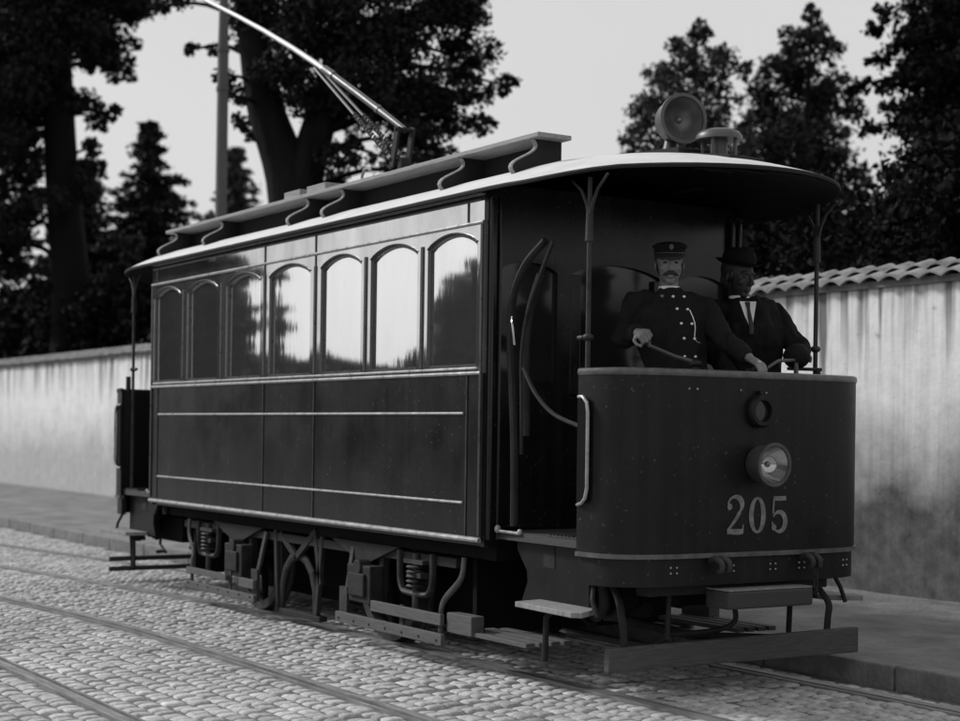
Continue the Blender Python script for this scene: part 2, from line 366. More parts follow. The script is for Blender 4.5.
course(WALL_Y + .03, 2.590, WALL_Y + .20, 2.640, .3, .042, .014)
course(WALL_Y + .46, 2.515, WALL_Y + .19, 2.625, .1, .045, .016)
cp.build('coping_tiles', M['tile'], wl, smooth=True)
MB().box(-60, 14, WALL_Y - .035, WALL_Y + .40, 2.475, 2.525).build('coping_bed', M['tile'], wl)

# ------------------------------------------------------------------ TRAM
CX = .27
tram = empty('tram', (CX, 0, 0), 'dark lacquered electric tram numbered 205 with open platforms and a trolley pole', 'tram')
W = .905; X0, X1 = -2.20, 2.73; ZS, ZB, ZT = .729, 1.636, 2.60
KEEP = {'body', 'coat', 'trousers', 'glove', 'painted_number', 'shoe', 'hair', 'window_band', 'letterboard', 'coping_tiles'}
def P(mb, name, mt, parent=tram, **k):
    # pieces of one builder that do not touch each other become objects of their own
    if name in KEEP or len(mb.pc) < 2: return mb.build(name, M[mt], parent, **k)
    mg = .022 if name in ('rivet', 'truck_frame', 'spring_hanger') else .003
    st = mb.pc + [(len(mb.v), len(mb.f))]; A = np.array(mb.v); B = []
    for (a, fa_), (b, fb_) in zip(st[:-1], st[1:]): B.append((A[a:b].min(0) - mg, A[a:b].max(0) + mg))
    par = list(range(len(B)))
    def find(i):
        while par[i] != i: i = par[i]
        return i
    for i in range(len(B)):
        for j in range(i):
            if (B[i][0] <= B[j][1]).all() and (B[j][0] <= B[i][1]).all(): par[find(i)] = find(j)
    groups = {}
    for i in range(len(B)): groups.setdefault(find(i), []).append(i)
    obs = []
    for g in sorted(groups.values(), key=lambda g: -sum(st[i + 1][0] - st[i][0] for i in g)):
        m_ = MB()
        for i in g:
            a, b = st[i][0], st[i + 1][0]; m_.add(mb.v[a:b], [tuple(q - a for q in f_) for f_ in mb.f[st[i][1]:st[i + 1][1]]])
        obs.append(m_.build(name, M[mt], parent, **k))
    return obs[0]
wins = [(-2.165, -1.605), (-1.465, -.885), (-.725, -.135), (.005, .635), (.785, 1.335), (1.455, 2.02), (2.135, 2.665)]
def arch(x0, x1, zb, zs, zc, n=14):
    pts = [(x0, zb), (x1, zb)]
    for i in range(n + 1):
        t = i / n; a = x1 + (x0 - x1) * t; pts.append((a, zs + (zc - zs) * math.sin(math.pi * min(1, max(0, t))) ** .75))
    return pts
def sheet(outer, holes, y, th, sgn):
    mb = MB(); loops = [outer] + holes; flat = [p for l_ in loops for p in l_]
    tri = geometry.tessellate_polygon([[Vector((a, b, 0)) for a, b in l_] for l_ in loops]); n_ = len(flat)
    mb.add([(a, y, b) for a, b in flat] + [(a, y - sgn * th, b) for a, b in flat], [tuple(t) for t in tri] + [tuple(i + n_ for i in reversed(t)) for t in tri])
    o = 0
    for l_ in loops:
        k = len(l_); mb.f += [(o + i, o + (i + 1) % k, o + (i + 1) % k + n_, o + i + n_) for i in range(k)]; o += k
    return mb
body = None
lower = MB()
for s in (-1, 1): lower.box(X0, X1, s * (W - .03), s * W, ZS, ZB)
lower.box(X0 + .02, X1 - .02, -W + .03, W - .03, .70, .76)
body = P(lower, 'body_side', 'paint', bevel=.004)
mould = MB(); dmould = MB()
ups = MB(); lb = MB()
for s in (-1, 1):
    a = sheet([(X0, ZB), (X1, ZB), (X1, 2.445), (X0, 2.445)], [arch(x0, x1, 1.672, 2.345, 2.41) for x0, x1 in wins], s * W, .03, s); ups.add(a.v, a.f)
    lb.box(X0, X1, s * (W - .03), s * W, 2.445, ZT)
    e = s * W
    def bar(x0, x1, z, r=.011, dst=mould): dst.tube([(x0, e + s * .004, z), (x1, e + s * .004, z)], (r), 8)
    bar(X0, X1 - .01, 1.636); bar(X0 + .05, X1 - .05, 1.662, .008)
    bar(X0 + .17, X1 - .18, 1.418, .008); bar(X0 + .17, X1 - .18, .93, .008); bar(X0, X1, .735, .015)
    bar(X0, X1, 2.448, .010); bar(X0 + .02, X1 - .02, 2.572, .008, dmould)
    for xx, z0, z1 in ((X0 + .14, .75, 1.63), (X1 - .15, .75, 1.63), (-.065, .75, 2.57), (.712, .75, 2.57), (X0 + .1, 2.455, 2.565), (X1 - .16, 2.455, 2.565)):
        dmould.box(xx - .005, xx + .005, e, e + s * .006, z0, z1)
    for xx in (X0 + .012, X1 - .012): dmould.box(xx - .010, xx + .010, e - s * .002, e + s * .010, .76, 2.44)
    # thin upright beads between the windows
    for (a0, a1), (b0, b1) in zip(wins[:-1], wins[1:]):
        m0 = (a1 + b0) / 2; dmould.box(m0 - .012, m0 + .012, e, e + s * .008, 1.675, 2.37)
P(ups, 'window_band', 'varnish', body); P(lb, 'letterboard', 'varnish', body)
P(mould, 'moulding', 'mould', body, smooth=True); P(dmould, 'panel_joint', 'darkmould', body)
# dirt streaked paint chips are in the material; windows
wf0 = None
for s in (-1, 1):
    for x0, x1 in wins:
        oy = s * (W - .012)
        g = sheet(arch(x0 + .001, x1 - .001, 1.673, 2.344, 2.409), [arch(x0 + .016, x1 - .014, 1.688, 2.332, 2.396)], s * (W - .008), .024, s)
        ar = arch(x0, x1, 1.672, 2.345, 2.41)[2:]
        g.tube([(a, s * (W + .002), b + .004) for a, b in ar], .0055, 6)
        f_ = g.build('window', M['darkmould'], tram)
        pn = MB(); pg = arch(x0 + .01, x1 - .01, 1.68, 2.33, 2.395)
        tl = random.uniform(-.0035, .0035); tz = random.uniform(-.003, .003)
        pn.prism(pg, lambda a, b, w_: (a, s * (W - .022) + tl * (a - x0) / .5 + tz * (b - 2) - s * w_, b), 0, .004)
        pn.build('pane', M['pane'], f_)
# bulkheads
def bulk(xb, sg):
    mb = MB(); x_in = xb - sg * .04
    holes = [arch(-.33, .33, .80, 2.2, 2.27), arch(-.80, -.42, 1.60, 2.2, 2.25), arch(.42, .80, 1.60, 2.2, 2.25)]
    a = sheet([(-W + .03, .70), (W - .03, .70), (W - .03, 2.66), (-W + .03, 2.66)], holes, 0, .04, 1)
    mb.add([(xb + sg * (v[1]), v[0], v[2]) for v in a.v], a.f)
    for s in (-1, 1):
        mb.box(xb - sg * .02, xb + sg * .022, s * (W - .012), s * (W - .10), .70, 2.60)
        mb.tube([(xb + sg * .03, s * (W - .03), .74), (xb + sg * .03, s * (W - .03), 2.58)], .014, 8)
        mb.tube([(xb + sg * .03, s * (W - .085), .74), (xb + sg * .03, s * (W - .085), 2.58)], .010, 8)
        mb.box(xb, xb + sg * .014, s * .38, s * .84, .80, 1.55)
    b_ = P(mb, 'bulkhead', 'paint', smooth=False)
    pn = MB()
    for h in holes: pn.prism(h, lambda p_, q_, w_: (xb - sg * .03 + w_, p_, q_), 0, .004)
    P(pn, 'bulkhead_glass', 'darkglass', b_)
    d = MB(); d.box(xb - sg * .022, xb + sg * .002, -.33, .33, .80, 1.52); d.box(xb - sg * .022, xb + sg * .002, -.33, -.26, 1.53, 2.2); d.box(xb - sg * .022, xb + sg * .002, .26, .33, 1.53, 2.2)
    d.ell((xb + sg * .03, -.26, 1.5), (.02, .02, .02)); P(d, 'saloon_door', 'paint', b_, bevel=.004)
bulk(X1, 1); bulk(X0, -1)
# roof shell with rounded canopies
RA, RB = 1.20, .985; SX0, SX1 = CX - 2.63, CX + 2.63
bnd = []
nn = 26
for i in range(nn + 1):
    t = -math.pi / 2 + math.pi * i / nn; bnd.append((SX1 + RA * math.cos(t), RB * math.sin(t), SX1))
for i in range(1, 24):
    xx = SX1 + (SX0 - SX1) * i / 24; bnd.append((xx, RB, xx))
for i in range(nn + 1):
    t = math.pi / 2 + math.pi * i / nn; bnd.append((SX0 + RA * math.cos(t), RB * math.sin(t), SX0))
for i in range(1, 24):
    xx = SX0 + (SX1 - SX0) * i / 24; bnd.append((xx, -RB, xx))
ts = [0, .12, .25, .4, .55, .68, .8, .88, .94, .98, 1.0]
def shell(z_edge, rise, pw, scale=1.0):
    vs = []
    for t in ts:
        for bx, by, sx in bnd:
            ff = min(1, max(0, bx - CX - 2.95) / .45); droop = .018 * (max(0, CX - bx - 2.6) / 1.2) ** 2 - .034 * ff
            pw_ = pw - .42 * min(1, 1.4 * max(0, bx - CX - 2.6)) if scale == 1.0 else pw
            bxx = sx + (bx - sx) * scale; byy = by * scale
            vs.append((sx + (bxx - sx) * t, byy * t, z_edge + (rise + droop * (1 if droop < 0 else 0)) * (1 - t ** pw_) - droop))
    return vs
nb = len(bnd); top = shell(2.612, .235, 2.3); bot = shell(2.585, .20, 2.5)
rf = MB(); rf.add(top, [(i * nb + j, i * nb + (j + 1) % nb, (i + 1) * nb + (j + 1) % nb, (i + 1) * nb + j) for i in range(len(ts) - 1) for j in range(nb)])
roof = P(rf, 'roof', 'roof', smooth=True, recalc=True)
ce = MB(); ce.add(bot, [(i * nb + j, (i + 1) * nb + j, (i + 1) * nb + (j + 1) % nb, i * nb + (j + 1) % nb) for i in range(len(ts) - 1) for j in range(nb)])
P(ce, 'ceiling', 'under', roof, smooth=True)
fa = MB(); ring = [Vector((bx, by, 2.598 - .018 * (max(0, CX - bx - 2.6) / 1.2) ** 2 + .034 * min(1, max(0, bx - CX - 2.95) / .45))) for bx, by, sx in bnd]
k = len(ring); vs = []; prof_ = [(-.014, -.008), (.006, -.008), (.009, .004), (.004, .013), (-.014, .013)]
for i, p_ in enumerate(ring):
    t = (ring[(i + 1) % k] - ring[i - 1]).normalized(); o_ = t.cross(Vector((0, 0, 1)))
    vs += [p_ + o_ * a + Vector((0, 0, b)) for a, b in prof_]
fa.add(vs, [(i * 5 + j, ((i + 1) % k) * 5 + j, ((i + 1) % k) * 5 + (j + 1) % 5, i * 5 + (j + 1) % 5) for i in range(k) for j in range(5)])
P(fa, 'roof_edge', 'roofdark', roof, smooth=True)
mb = MB()
for s in (-1, 1): mb.box(X0 + .01, X1 - .01, s * (W - .05), s * (W + .03), 2.602, 2.617)
P(mb, 'cornice', 'darkmould', roof)
# roof walkway: two planks on S brackets
def roof_z(x_, y_):
    if x_ > SX1: t = math.hypot((x_ - SX1) / RA, y_ / RB)
    elif x_ < SX0: t = math.hypot((x_ - SX0) / RA, y_ / RB)
    else: t = abs(y_) / RB
    return 2.612 + .235 * (1 - min(1, t) ** 2.3)
for s in (-1, 1):
    mb = MB(); mb.box(-2.47, 2.93, s * .70, s * .48, 2.900, 2.926)
    pl = P(mb, 'roof_plank', 'roofwood', bevel=.004)
    mb = MB(); mb.box(-2.40, 2.85, s * .52, s * .49, 2.74, 2.899); P(mb, 'plank_riser', 'roofdark', pl)
    for xb in (-2.33, -1.40, .08, .60, 2.10, 2.84):
        pts = []
        for i in range(13):
            t = i / 12; z = 2.9 - t * (2.9 - roof_z(xb, .80) + .0); yy = .675 - .03 * math.sin(t * math.pi * 2) * 1.2 + .115 * (3 * t * t - 2 * t ** 3)
            pts.append((yy, z))
        poly = pts + [(.62, roof_z(xb, .62) - .02), (.50, roof_z(xb, .5) - .02), (.50, 2.9)]
        b_ = MB(); b_.prism(poly, lambda p_, q_, w_: (xb + w_, s * p_, q_), -.014, .014)
        pb = b_.build('plank_bracket', M['roofdark'], pl)
        c_ = MB(); c_.tube([(xb, s * (p_ + .003), q_) for p_, q_ in pts], [(.02, .007)] * 13, 8, side=(1, 0, 0)); 
        o2 = c_.build('plank_bracket_strap', M['roofwood'], pl)
mb = MB()
for xx in (-1.9, -.9, .3, 1.3, 2.3): mb.box(xx - .05, xx + .05, -.49, .49, 2.872, 2.898)
P(mb, 'roof_cross_board', 'roofdark')
for xa, xb in ((-.30, -.05), (.06, .34)):
    P(MB().box(xa, xb, -.66, -.50, 2.926, 2.982), 'roof_block', 'roofwood', bevel=.004)
P(MB().tube([(.66, -.55, 2.92), (.66, -.55, 2.99), (.69, -.55, 3.03), (.74, -.55, 3.035), (.78, -.55, 3.01)], .010, 8), 'roof_hook', 'mould', smooth=True)
# trolley base and pole
tb = MB(); tb.box(-.15, .75, -.14, .14, 2.90, 2.95); tb.tube([(.25, 0, 2.94), (.25, 0, 3.22)], [.07, .045], 14)
tb.beam((.18, -.06, 3.16), (.26, -.06, 3.44), .02, .06); tb.beam((.18, .06, 3.16), (.26, .06, 3.44), .02, .06); tb.tube([(.25, -.08, 3.42), (.25, .08, 3.42)], .016)
tb.tube([(.17, -.08, 3.22), (.17, .08, 3.22)], .014)
tbo = P(tb, 'trolley_base', 'iron', bevel=.004)
PD = (Vector((-3.4, 0, 5.134)) - Vector((.25, 0, 3.42)))
def pp(t): p_ = Vector((.25, 0, 3.42)) + PD * t; p_.z += .07 * math.sin(min(1, t) * math.pi) * 1.0; return p_
tp = MB(); tp.tube([pp(t) for t in (.25, .39, .5, .65, .8, .9, 1.0, 1.15, 1.28)], [.022, .0215, .021, .020, .0185, .018, .0175, .017, .016], 12)
tpo = P(tp, 'trolley_pole', 'polemetal', smooth=True)
slv = MB(); slv.tube([pp(0), pp(.1), pp(.2), pp(.3)], [.022, .027, .027, .027], 12); slv.tube([pp(.30), pp(.345)], .034, 12); slv.tube([pp(.1), pp(.112)], .032, 12)
P(slv, 'pole_socket', 'lampgrey', tpo, smooth=True)
for dy in (-.05, .05):
    sp = MB(); a = Vector((.17, dy, 3.22)); b = pp(.38) + Vector((0, dy * .5, -.03)); nn_ = 90
    d = b - a; ax = d.normalized(); e1 = ax.orthogonal().normalized(); e2 = ax.cross(e1)
    sp.tube([a, b], .010, 8)
    sp.tube([a + d * (.05 + .42 * i / nn_) + (e1 * math.cos(i * 1.1) + e2 * math.sin(i * 1.1)) * .016 for i in range(nn_)], .006, 5)
    P(sp, 'pole_spring', 'lampgrey', tpo, smooth=True)
hd = MB(); e = pp(1.28); hd.lathe([(.0, -.015), (.05, -.015), (.035, 0), (.05, .015), (0, .015)], e, (0, 1, 0), 20); hd.beam(e, e + Vector((.12, 0, -.06)), .05, .02); P(hd, 'trolley_wheel', 'iron_light', tpo)

# platforms: floor, dash, posts, step (front, then mirrored to the rear)
XC, AD, BD, ND = 3.36, .55, .862, 5.0
def dash_x(y): return XC + AD * (1 - min(1, abs(y / BD)) ** ND) ** (1 / ND)
def dash_curve(n_=72, off=0):
    pts = []
    t0 = math.asin(min(1, ((3.55 - XC) / AD) ** (ND / 2)))
    for i in range(n_ + 1):
        t = -1 + 2 * i / n_
        th = (math.pi / 2 - t0) * t          # angle parameter of the superellipse
        c, s_ = math.cos(th), math.sin(th)
        xx = XC + (AD) * abs(c) ** (2 / ND); yy = BD * math.copysign(abs(s_) ** (2 / ND), s_)
        pts.append(Vector((xx, yy, 0)))
    # resample evenly
    ds = [0]
    for a, b in zip(pts[:-1], pts[1:]): ds.append(ds[-1] + (b - a).length)
    out = []
    for i in range(n_ + 1):
        d = ds[-1] * i / n_; j = max(0, min(len(ds) - 2, next((q_ for q_ in range(len(ds) - 1) if ds[q_ + 1] >= d), len(ds) - 2)))
        f_ = (d - ds[j]) / max(1e-9, ds[j + 1] - ds[j]); p_ = pts[j].lerp(pts[j + 1], f_); tg = (pts[j + 1] - pts[j]).normalized(); nrm = Vector((tg.y, -tg.x, 0)); out.append(p_ + nrm * off)
    return out
def mir(mb, sg):
    if sg < 0: mb.v = [(2 * CX - x_, y_, z_) for x_, y_, z_ in mb.v]
    return mb
def curve_wall(z0, z1, o0, o1, n_=72):
    A = dash_curve(n_, o0); B = dash_curve(n_, o1); mb = MB(); vs = []
    for a, b in zip(A, B): vs += [(a.x, a.y, z0), (a.x, a.y, z1), (b.x, b.y, z1), (b.x, b.y, z0)]
    fs = [(i * 4 + j, (i + 1) * 4 + j, (i + 1) * 4 + (j + 1) % 4, i * 4 + (j + 1) % 4) for i in range(n_) for j in range(4)] + [(0, 1, 2, 3), (n_ * 4, n_ * 4 + 3, n_ * 4 + 2, n_ * 4 + 1)]
    return mb.add(vs, fs)
def poly_stroke(pts, wd): return pts, wd
def digit_mesh():
    mb = MB()
    def put(a, b, lift=.0035): yy = a; return (dash_x(yy) + lift, yy, b)
    def ribbon(c, wds, cy, cz):
        L = []; Rr = []
        for i, (a, b) in enumerate(c):
            q0 = Vector(c[max(0, i - 1)]); q1 = Vector(c[min(len(c) - 1, i + 1)]); d = (q1 - q0).normalized(); nrm = Vector((-d.y, d.x)); w_ = wds[i] / 2
            L.append(put(cy + a + nrm.x * w_, cz + b + nrm.y * w_)); Rr.append(put(cy + a - nrm.x * w_, cz + b - nrm.y * w_))
        mb.add(L + Rr, [(i, i + 1, i + 1 + len(L), i + len(L)) for i in range(len(L) - 1)])
    def disc(a, b, r, cy, cz):
        mb.add([put(cy + a + r * math.cos(t * math.pi / 8), cz + b + r * math.sin(t * math.pi / 8), .0045) for t in range(16)], [tuple(range(16))])
    cz = .918
    # 2
    cy = -.148; c = []; wd = []
    for i in range(17):
        t = math.radians(175 - i * 13.5); c.append((.046 * math.cos(t), .052 + .042 * math.sin(t))); wd.append(.012 + .020 * max(0, math.sin((i - 5) / 11 * math.pi)) if i > 5 else .012)
    for i in range(1, 9):
        t = i / 8; a0, b0 = c[16]; c.append((a0 + (-.046 - a0) * t + .006 * math.sin(t * math.pi), b0 + (-.072 - b0) * t)); wd.append(.024 - .010 * t)
    ribbon(c, wd, cy, cz); disc(-.036, .045, .0165, cy, cz)
    ribbon([(-.052, -.080), (-.02, -.080), (.02, -.082), (.054, -.080)], [.024, .027, .030, .024], cy, cz); ribbon([(.050, -.090), (.054, -.045)], [.012, .006], cy, cz)
    # 0
    c = []; wd = []
    for i in range(41):
        t = i / 40 * 2 * math.pi; c.append((.041 * math.cos(t), .085 * math.sin(t))); wd.append(.013 + .019 * abs(math.cos(t)) ** 1.4)
    ribbon(c, wd, 0, cz)
    # 5
    cy = .148
    ribbon([(-.040, .084), (0, .082), (.046, .084)], [.022, .024, .022], cy, cz); ribbon([(-.037, .085), (-.040, .04), (-.042, .004)], [.012, .012, .011], cy, cz)
    c = []; wd = []
    for i in range(23):
        t = math.radians(150 - i * 15.0); c.append((-.002 + .044 * math.cos(t), -.036 + .050 * math.sin(t))); wd.append(.010 + .021 * max(0, math.sin((i - 1) / 17 * math.pi)) if 1 < i < 18 else .010)
    ribbon(c, wd, cy, cz); disc(-.036, -.064, .0165, cy, cz)
    return mb
for sg in (1, -1):
    def Q_(mb, name, mt, parent=tram, **k): return P(mir(mb, sg), name, mt, parent, **k)
    dsh = Q_(curve_wall(.735, 1.615, 0, -.02), 'dash_panel', 'dash', smooth=True)
    Q_(curve_wall(.575, .712, -.012, -.05), 'buffer_beam', 'dash', dsh, smooth=True)
    Q_(curve_wall(.712, .735, .008, -.03), 'dash_moulding', 'dimmould', dsh, smooth=True)
    rim = MB(); rim.tube([(p_.x, p_.y, 1.622) for p_ in dash_curve(72, -.006)], [(.020, .013)] * 73, 8, side=(0, 0, 1)); Q_(rim, 'rim_rail', 'dimmould' if sg > 0 else 'iron', dsh, smooth=True)
    rv = MB()
    for yc in (-.52, -.16, .0, .12, .32, .66) if True else ():
        if yc == .0: continue
        for a in (-.018, .018):
            for b in (.640, .668):
                rv.ell((dash_x(yc + a) - .008, yc + a, b), .0055, n=6, m_=4)
    for yc in (-.45, -.40, -.12, .05): rv.ell((dash_x(yc) + .002, yc, 1.545 - .01 * (yc > 0)), .006, n=6, m_=4)
    Q_(rv, 'rivet', 'mould', dsh)
    for s in (-1, 1):
        hb = MB(); xs_ = 3.60
        cpts = [(xs_ - .04, s * (BD + .004), 1.50), (xs_ + .01, s * (BD + .016), 1.50), (xs_ + .045, s * (BD + .016), 1.47), (xs_ + .055, s * (BD + .016), 1.42), (xs_ + .055, s * (BD + .016), 1.2), (xs_ + .055, s * (BD + .016), 1.05), (xs_ + .04, s * (BD + .016), 1.0), (xs_ + .01, s * (BD + .016), .975), (xs_ - .04, s * (BD + .004), .965)]
        Q_(hb.tube(cpts, .009, 8), 'grab_handle', 'mould', dsh, smooth=True)
        Q_(MB().box(xs_ - .045, xs_ + .05, s * (BD + .002), s * (BD + .006), .985, 1.49), 'handle_recess', 'black', dsh)
        # canopy post with a forked cast head
        ps = MB(); ps.tube([(3.51, s * .777, .78), (3.51, s * .777, 2.35), (3.51, s * .777, 2.60)], [.014, .012, .012], 10)
        ps.tube([(3.51, s * .777, 2.28), (3.51, s * .777, 2.42)], [.022, .018], 12); ps.ell((3.51, s * .777, 1.80), (.028, .028, .02)); ps.tube([(3.47, s * .777, 1.80), (3.43, s * .777, 1.80)], .012, 8)
        po = Q_(ps, 'canopy_post', 'iron_light', smooth=True)
        fk = MB()
        for d_ in (-1, 1):
            fk.tube([(3.51, s * .777, 2.40), (3.51 + d_ * .025, s * (.777), 2.47), (3.51 + d_ * .07, s * .777, 2.54), (3.51 + d_ * .15, s * .777, 2.60)], [.014, .010, .008, .007], 8)
        Q_(fk, 'post_fork', 'iron_light', po, smooth=True)
        # step board and riser
        rs = MB(); poly = [(2.93, .76), (3.55, .76), (3.55, .60), (3.62, .45), (2.93, .45)]
        poly = [(2.90, .765), (3.54, .765), (3.55, .43), (2.95, .43), (2.97, .47), (3.00, .53), (2.995, .59), (2.94, .65), (2.90, .70)]
        rs.prism(poly, lambda a, b, w_: (a, s * .765 + w_ * s, b), -.012, .012); sr = Q_(rs, 'step_riser', 'dash')
        stp = MB(); sp_ = [(3.15, .955), (3.68, .985), (3.725, .95), (3.62, .78), (3.12, .778)]
        stp.prism(sp_, lambda a, b, w_: (a, s * b, w_), .424, .452); Q_(stp, 'step_board', 'steptop', bevel=.004)
        br = MB(); br.tube([(3.30, s * .80, .42), (3.27, s * .84, .38), (3.26, s * .84, .15)], .016, 8); br.tube([(3.62, s * .80, .60), (3.66, s * .84, .50), (3.70, s * .84, .42)], .012, 8); Q_(br, 'step_stay', 'iron')
        tread = MB(); tread.box(3.24, 3.56, s * .825, s * .60, .788, .796)
        for i in range(9): tread.beam((3.26 + i * .033, s * .825, .799), (3.28 + i * .033, s * .64, .799), .008, .006)
        Q_(tread, 'tread_plate', 'iron_light')
        kn = MB(); kn.ell((2.80, s * .84, .80), (.018, .018, .022)); kn.ell((3.0, s * .83, .795), (.014, .014, .016)); kn.tube([(2.80, s * .84, .79), (3.0, s * .83, .786)], .008, 6); Q_(kn, 'gate_catch', 'mould')
    fl = MB(); cvs = dash_curve(72, -.03)
    poly = [(2.74, -.82)] + [(p_.x, p_.y) for p_ in cvs] + [(2.74, .82)]
    fl.prism(poly, lambda a, b, w_: (a, b, w_), .745, .786); Q_(fl, 'platform_floor', 'wood_dark')
    un = MB()
    for yy in (-.42, .42): un.box(2.6, 3.80, yy - .04, yy + .04, .60, .744)
    un.box(3.15, 3.25, -.78, .78, .62, .743); un.box(3.70, 3.80, -.60, .60, .52, .574)
    for yy in (-.70, -.58): un.tube([(3.50, yy, .74), (3.55, yy, .58), (3.57, yy, .47), (3.52, yy, .40), (3.42, yy, .38)], [.03, .03, .028, .024, .02], 12, sm=True)
    gx = MB(); gx.box(3.25, 3.62, -.62, -.05, .44, .60); gx.box(3.05, 3.40, .05, .62, .46, .60); gx.tube([(3.1, -.5, .40), (3.66, -.5, .44)], .04, 12); gx.tube([(3.66, -.36, .50), (3.70, -.36, .50)], .05, 14); gx.tube([(2.9, .30, .42), (3.7, .30, .50)], .02, 8); gx.beam((3.0, -.72, .60), (3.5, -.72, .36), .05, .02)
    Q_(gx, 'brake_gear', 'black', smooth=True)
    Q_(un, 'platform_bearer', 'iron', smooth=True)
    # lifeguard board hung across the track
    lg = MB(); lgb = MB()
    if sg > 0:
        lgb.prism([(-.80, .155), (.86, .155), (.86, .29), (-.80, .27)], lambda a, b, w_: (3.745 + .02 * a + w_, a, b), -.02, .02)
    else:
        lgb.box(3.74, 3.77, -.88, .80, .165, .205); lgb.box(3.74, 3.77, -.88, .80, .08, .12)
    lo = Q_(lgb, 'lifeguard_board', 'wood_across' if sg > 0 else 'wood_dark', bevel=.005)
    for s in (-1, 1):
        lg = MB(); lg.tube([(3.58, s * .68, .60), (3.66, s * .68, .50), (3.715, s * .70, .42), (3.72, s * .69, .34), (3.715, s * .68, .17 if sg > 0 else .09)], [(.022, .012)] * 5, 12, side=(0, 1, 0), sm=True); Q_(lg, 'lifeguard_hanger', 'iron', lo, smooth=True)
    rod = MB(); rod.tube([(2.9, -.30, .34), (3.40, .0, .25), (3.70, .48, .24)], .022, 8); rod.tube([(3.72, .02, .46), (3.72, .03, .36), (3.66, -.05, .31), (3.5, -.25, .28)], .014, 10, sm=True); rod.tube([(3.74, -.42, .58), (3.74, -.43, .30), (3.6, -.43, .24)], .013, 8)
    rod.tube([(3.2, -.66, .28), (3.72, -.40, .24)], .015, 8)
    Q_(rod, 'brake_rod', 'iron')
# front only fittings
nu = digit_mesh().build('painted_number', M['number'], [c for c in tram.children if c.name == 'dash_panel'][0])
nu['label'] = 'pale painted digits 205'
nu2 = MB(); nd = digit_mesh(); nd.v = [(2 * CX - x_, -y_, z_) for x_, y_, z_ in nd.v]; nd.build('painted_number', M['number'], [c for c in tram.children if c.name == 'dash_panel.001'][0])
def lamp(name, o, ax, r, depth, shell_m, refl='reflector'):
    o = Vector(o); mb = MB(); mb.lathe([(0, 0), (r * .72, 0), (r * .9, depth * .2), (r * .96, depth * .92), (r * 1.08, depth * .93), (r * 1.08, depth * 1.03), (r * .93, depth * 1.03), (r * .9, depth * .95)], o, ax, 32)
    lo = P(mb, name, shell_m, smooth=True)
    rf_ = MB(); rf_.lathe([(0, depth * .25), (r * .4, depth * .33), (r * .7, depth * .55), (r * .9, depth * .95)], o, ax, 32); P(rf_, 'reflector', refl, lo, smooth=True)
    bl = MB(); q_ = o + Vector(ax).normalized() * depth * .6; bl.ell(q_, r * .16); P(bl, 'bulb', 'lens', lo, smooth=True)
    return lo
lamp('headlamp', (dash_x(0) - .005, -.005, 1.178), (1, .0, -.02), .102, .135, 'lampgrey')
ph = MB(); ph.lathe([(.085, 0), (.085, .03), (.075, .045), (.055, .045), (.052, .03)], (dash_x(0) - .004, 0, 1.443), (1, 0, 0), 28); ph.box(dash_x(0), dash_x(0) + .03, -.012, .012, 1.525, 1.545)
pho = P(ph, 'porthole', 'dash', smooth=True)
q_ = MB(); q_.lathe([(0, .02), (.055, .02)], (dash_x(0) - .004, 0, 1.443), (1, 0, 0), 24); P(q_, 'porthole_glass', 'darkglass', pho)
for yy in (-.27, .34):
    hk = MB()
    for dd in (-.028, .022):
        hk.tube([(dash_x(yy) - .02, yy + dd, .70 + dd * .2), (dash_x(yy) + .035, yy + dd, .708), (dash_x(yy) + .065, yy + dd + .010, .69), (dash_x(yy) + .06, yy + dd + .018, .655), (dash_x(yy) + .03, yy + dd + .02, .645)], [.013, .015, .015, .014, .010], 12, sm=True)
    P(hk, 'coupling_hook', 'iron_light', smooth=True)
ch = MB()
for i in range(4): ch.tube([(dash_x(.34) + .06 + .012 * math.cos(a * math.pi / 4) * (i % 2), .355 + .012 * math.cos(a * math.pi / 4) * (1 - i % 2), .62 - i * .032 + .022 * math.sin(a * math.pi / 4)) for a in range(9)], .005, 5)
P(ch, 'safety_chain', 'iron')
bb = MB(); bb.box(3.80, 3.98, -.24, .33, .455, .545); bb.tube([(3.60, .05, .50), (3.805, .05, .50)], .05, 10)
bbo = P(bb, 'bumper_block', 'wood_dark', bevel=.012); P(MB().box(3.79, 3.975, -.235, .325, .546, .553), 'bumper_top', 'steptop', bbo)
bb = MB(); bb.box(2 * CX - 3.80, 2 * CX - 3.98, -.3, .3, .455, .545); P(bb, 'bumper_block', 'wood_dark', bevel=.012)
# roof headlamp and ventilator
mt_ = MB(); mt_.prism([(3.05, 2.79), (3.46, 2.755), (3.46, 2.825), (3.05, 2.848)], lambda a, b, w_: (a, w_, b), -.17, .17)
mt_.prism([(3.463, 2.74), (3.82, 2.66), (3.80, 2.745), (3.463, 2.80)], lambda a, b, w_: (a, w_, b), -.12, .12)
mt_.prism([(3.60, 2.69), (3.84, 2.64), (3.83, 2.70), (3.60, 2.745)], lambda a, b, w_: (a, w_, b), -.20, -.123)
P(mt_, 'lamp_mount', 'roofdark', bevel=.006)
rl = lamp('roof_lamp', (3.20, -.01, 3.005), (.88, -.22, .0), .126, .15, 'lampgrey', 'dullreflector')
rls = MB(); rls.tube([(3.22, -.03, 2.84), (3.22, -.03, 2.92)], [.05, .03], 12); P(rls, 'lamp_foot', 'lampgrey', rl, smooth=True)
vn = MB(); vn.lathe([(0, .060), (.06, .056), (.105, .042), (.122, .020), (.122, 0), (.045, 0), (.045, -.13), (.07, -.15)], (3.58, 0, 2.858), (0, 0, 1), 28)
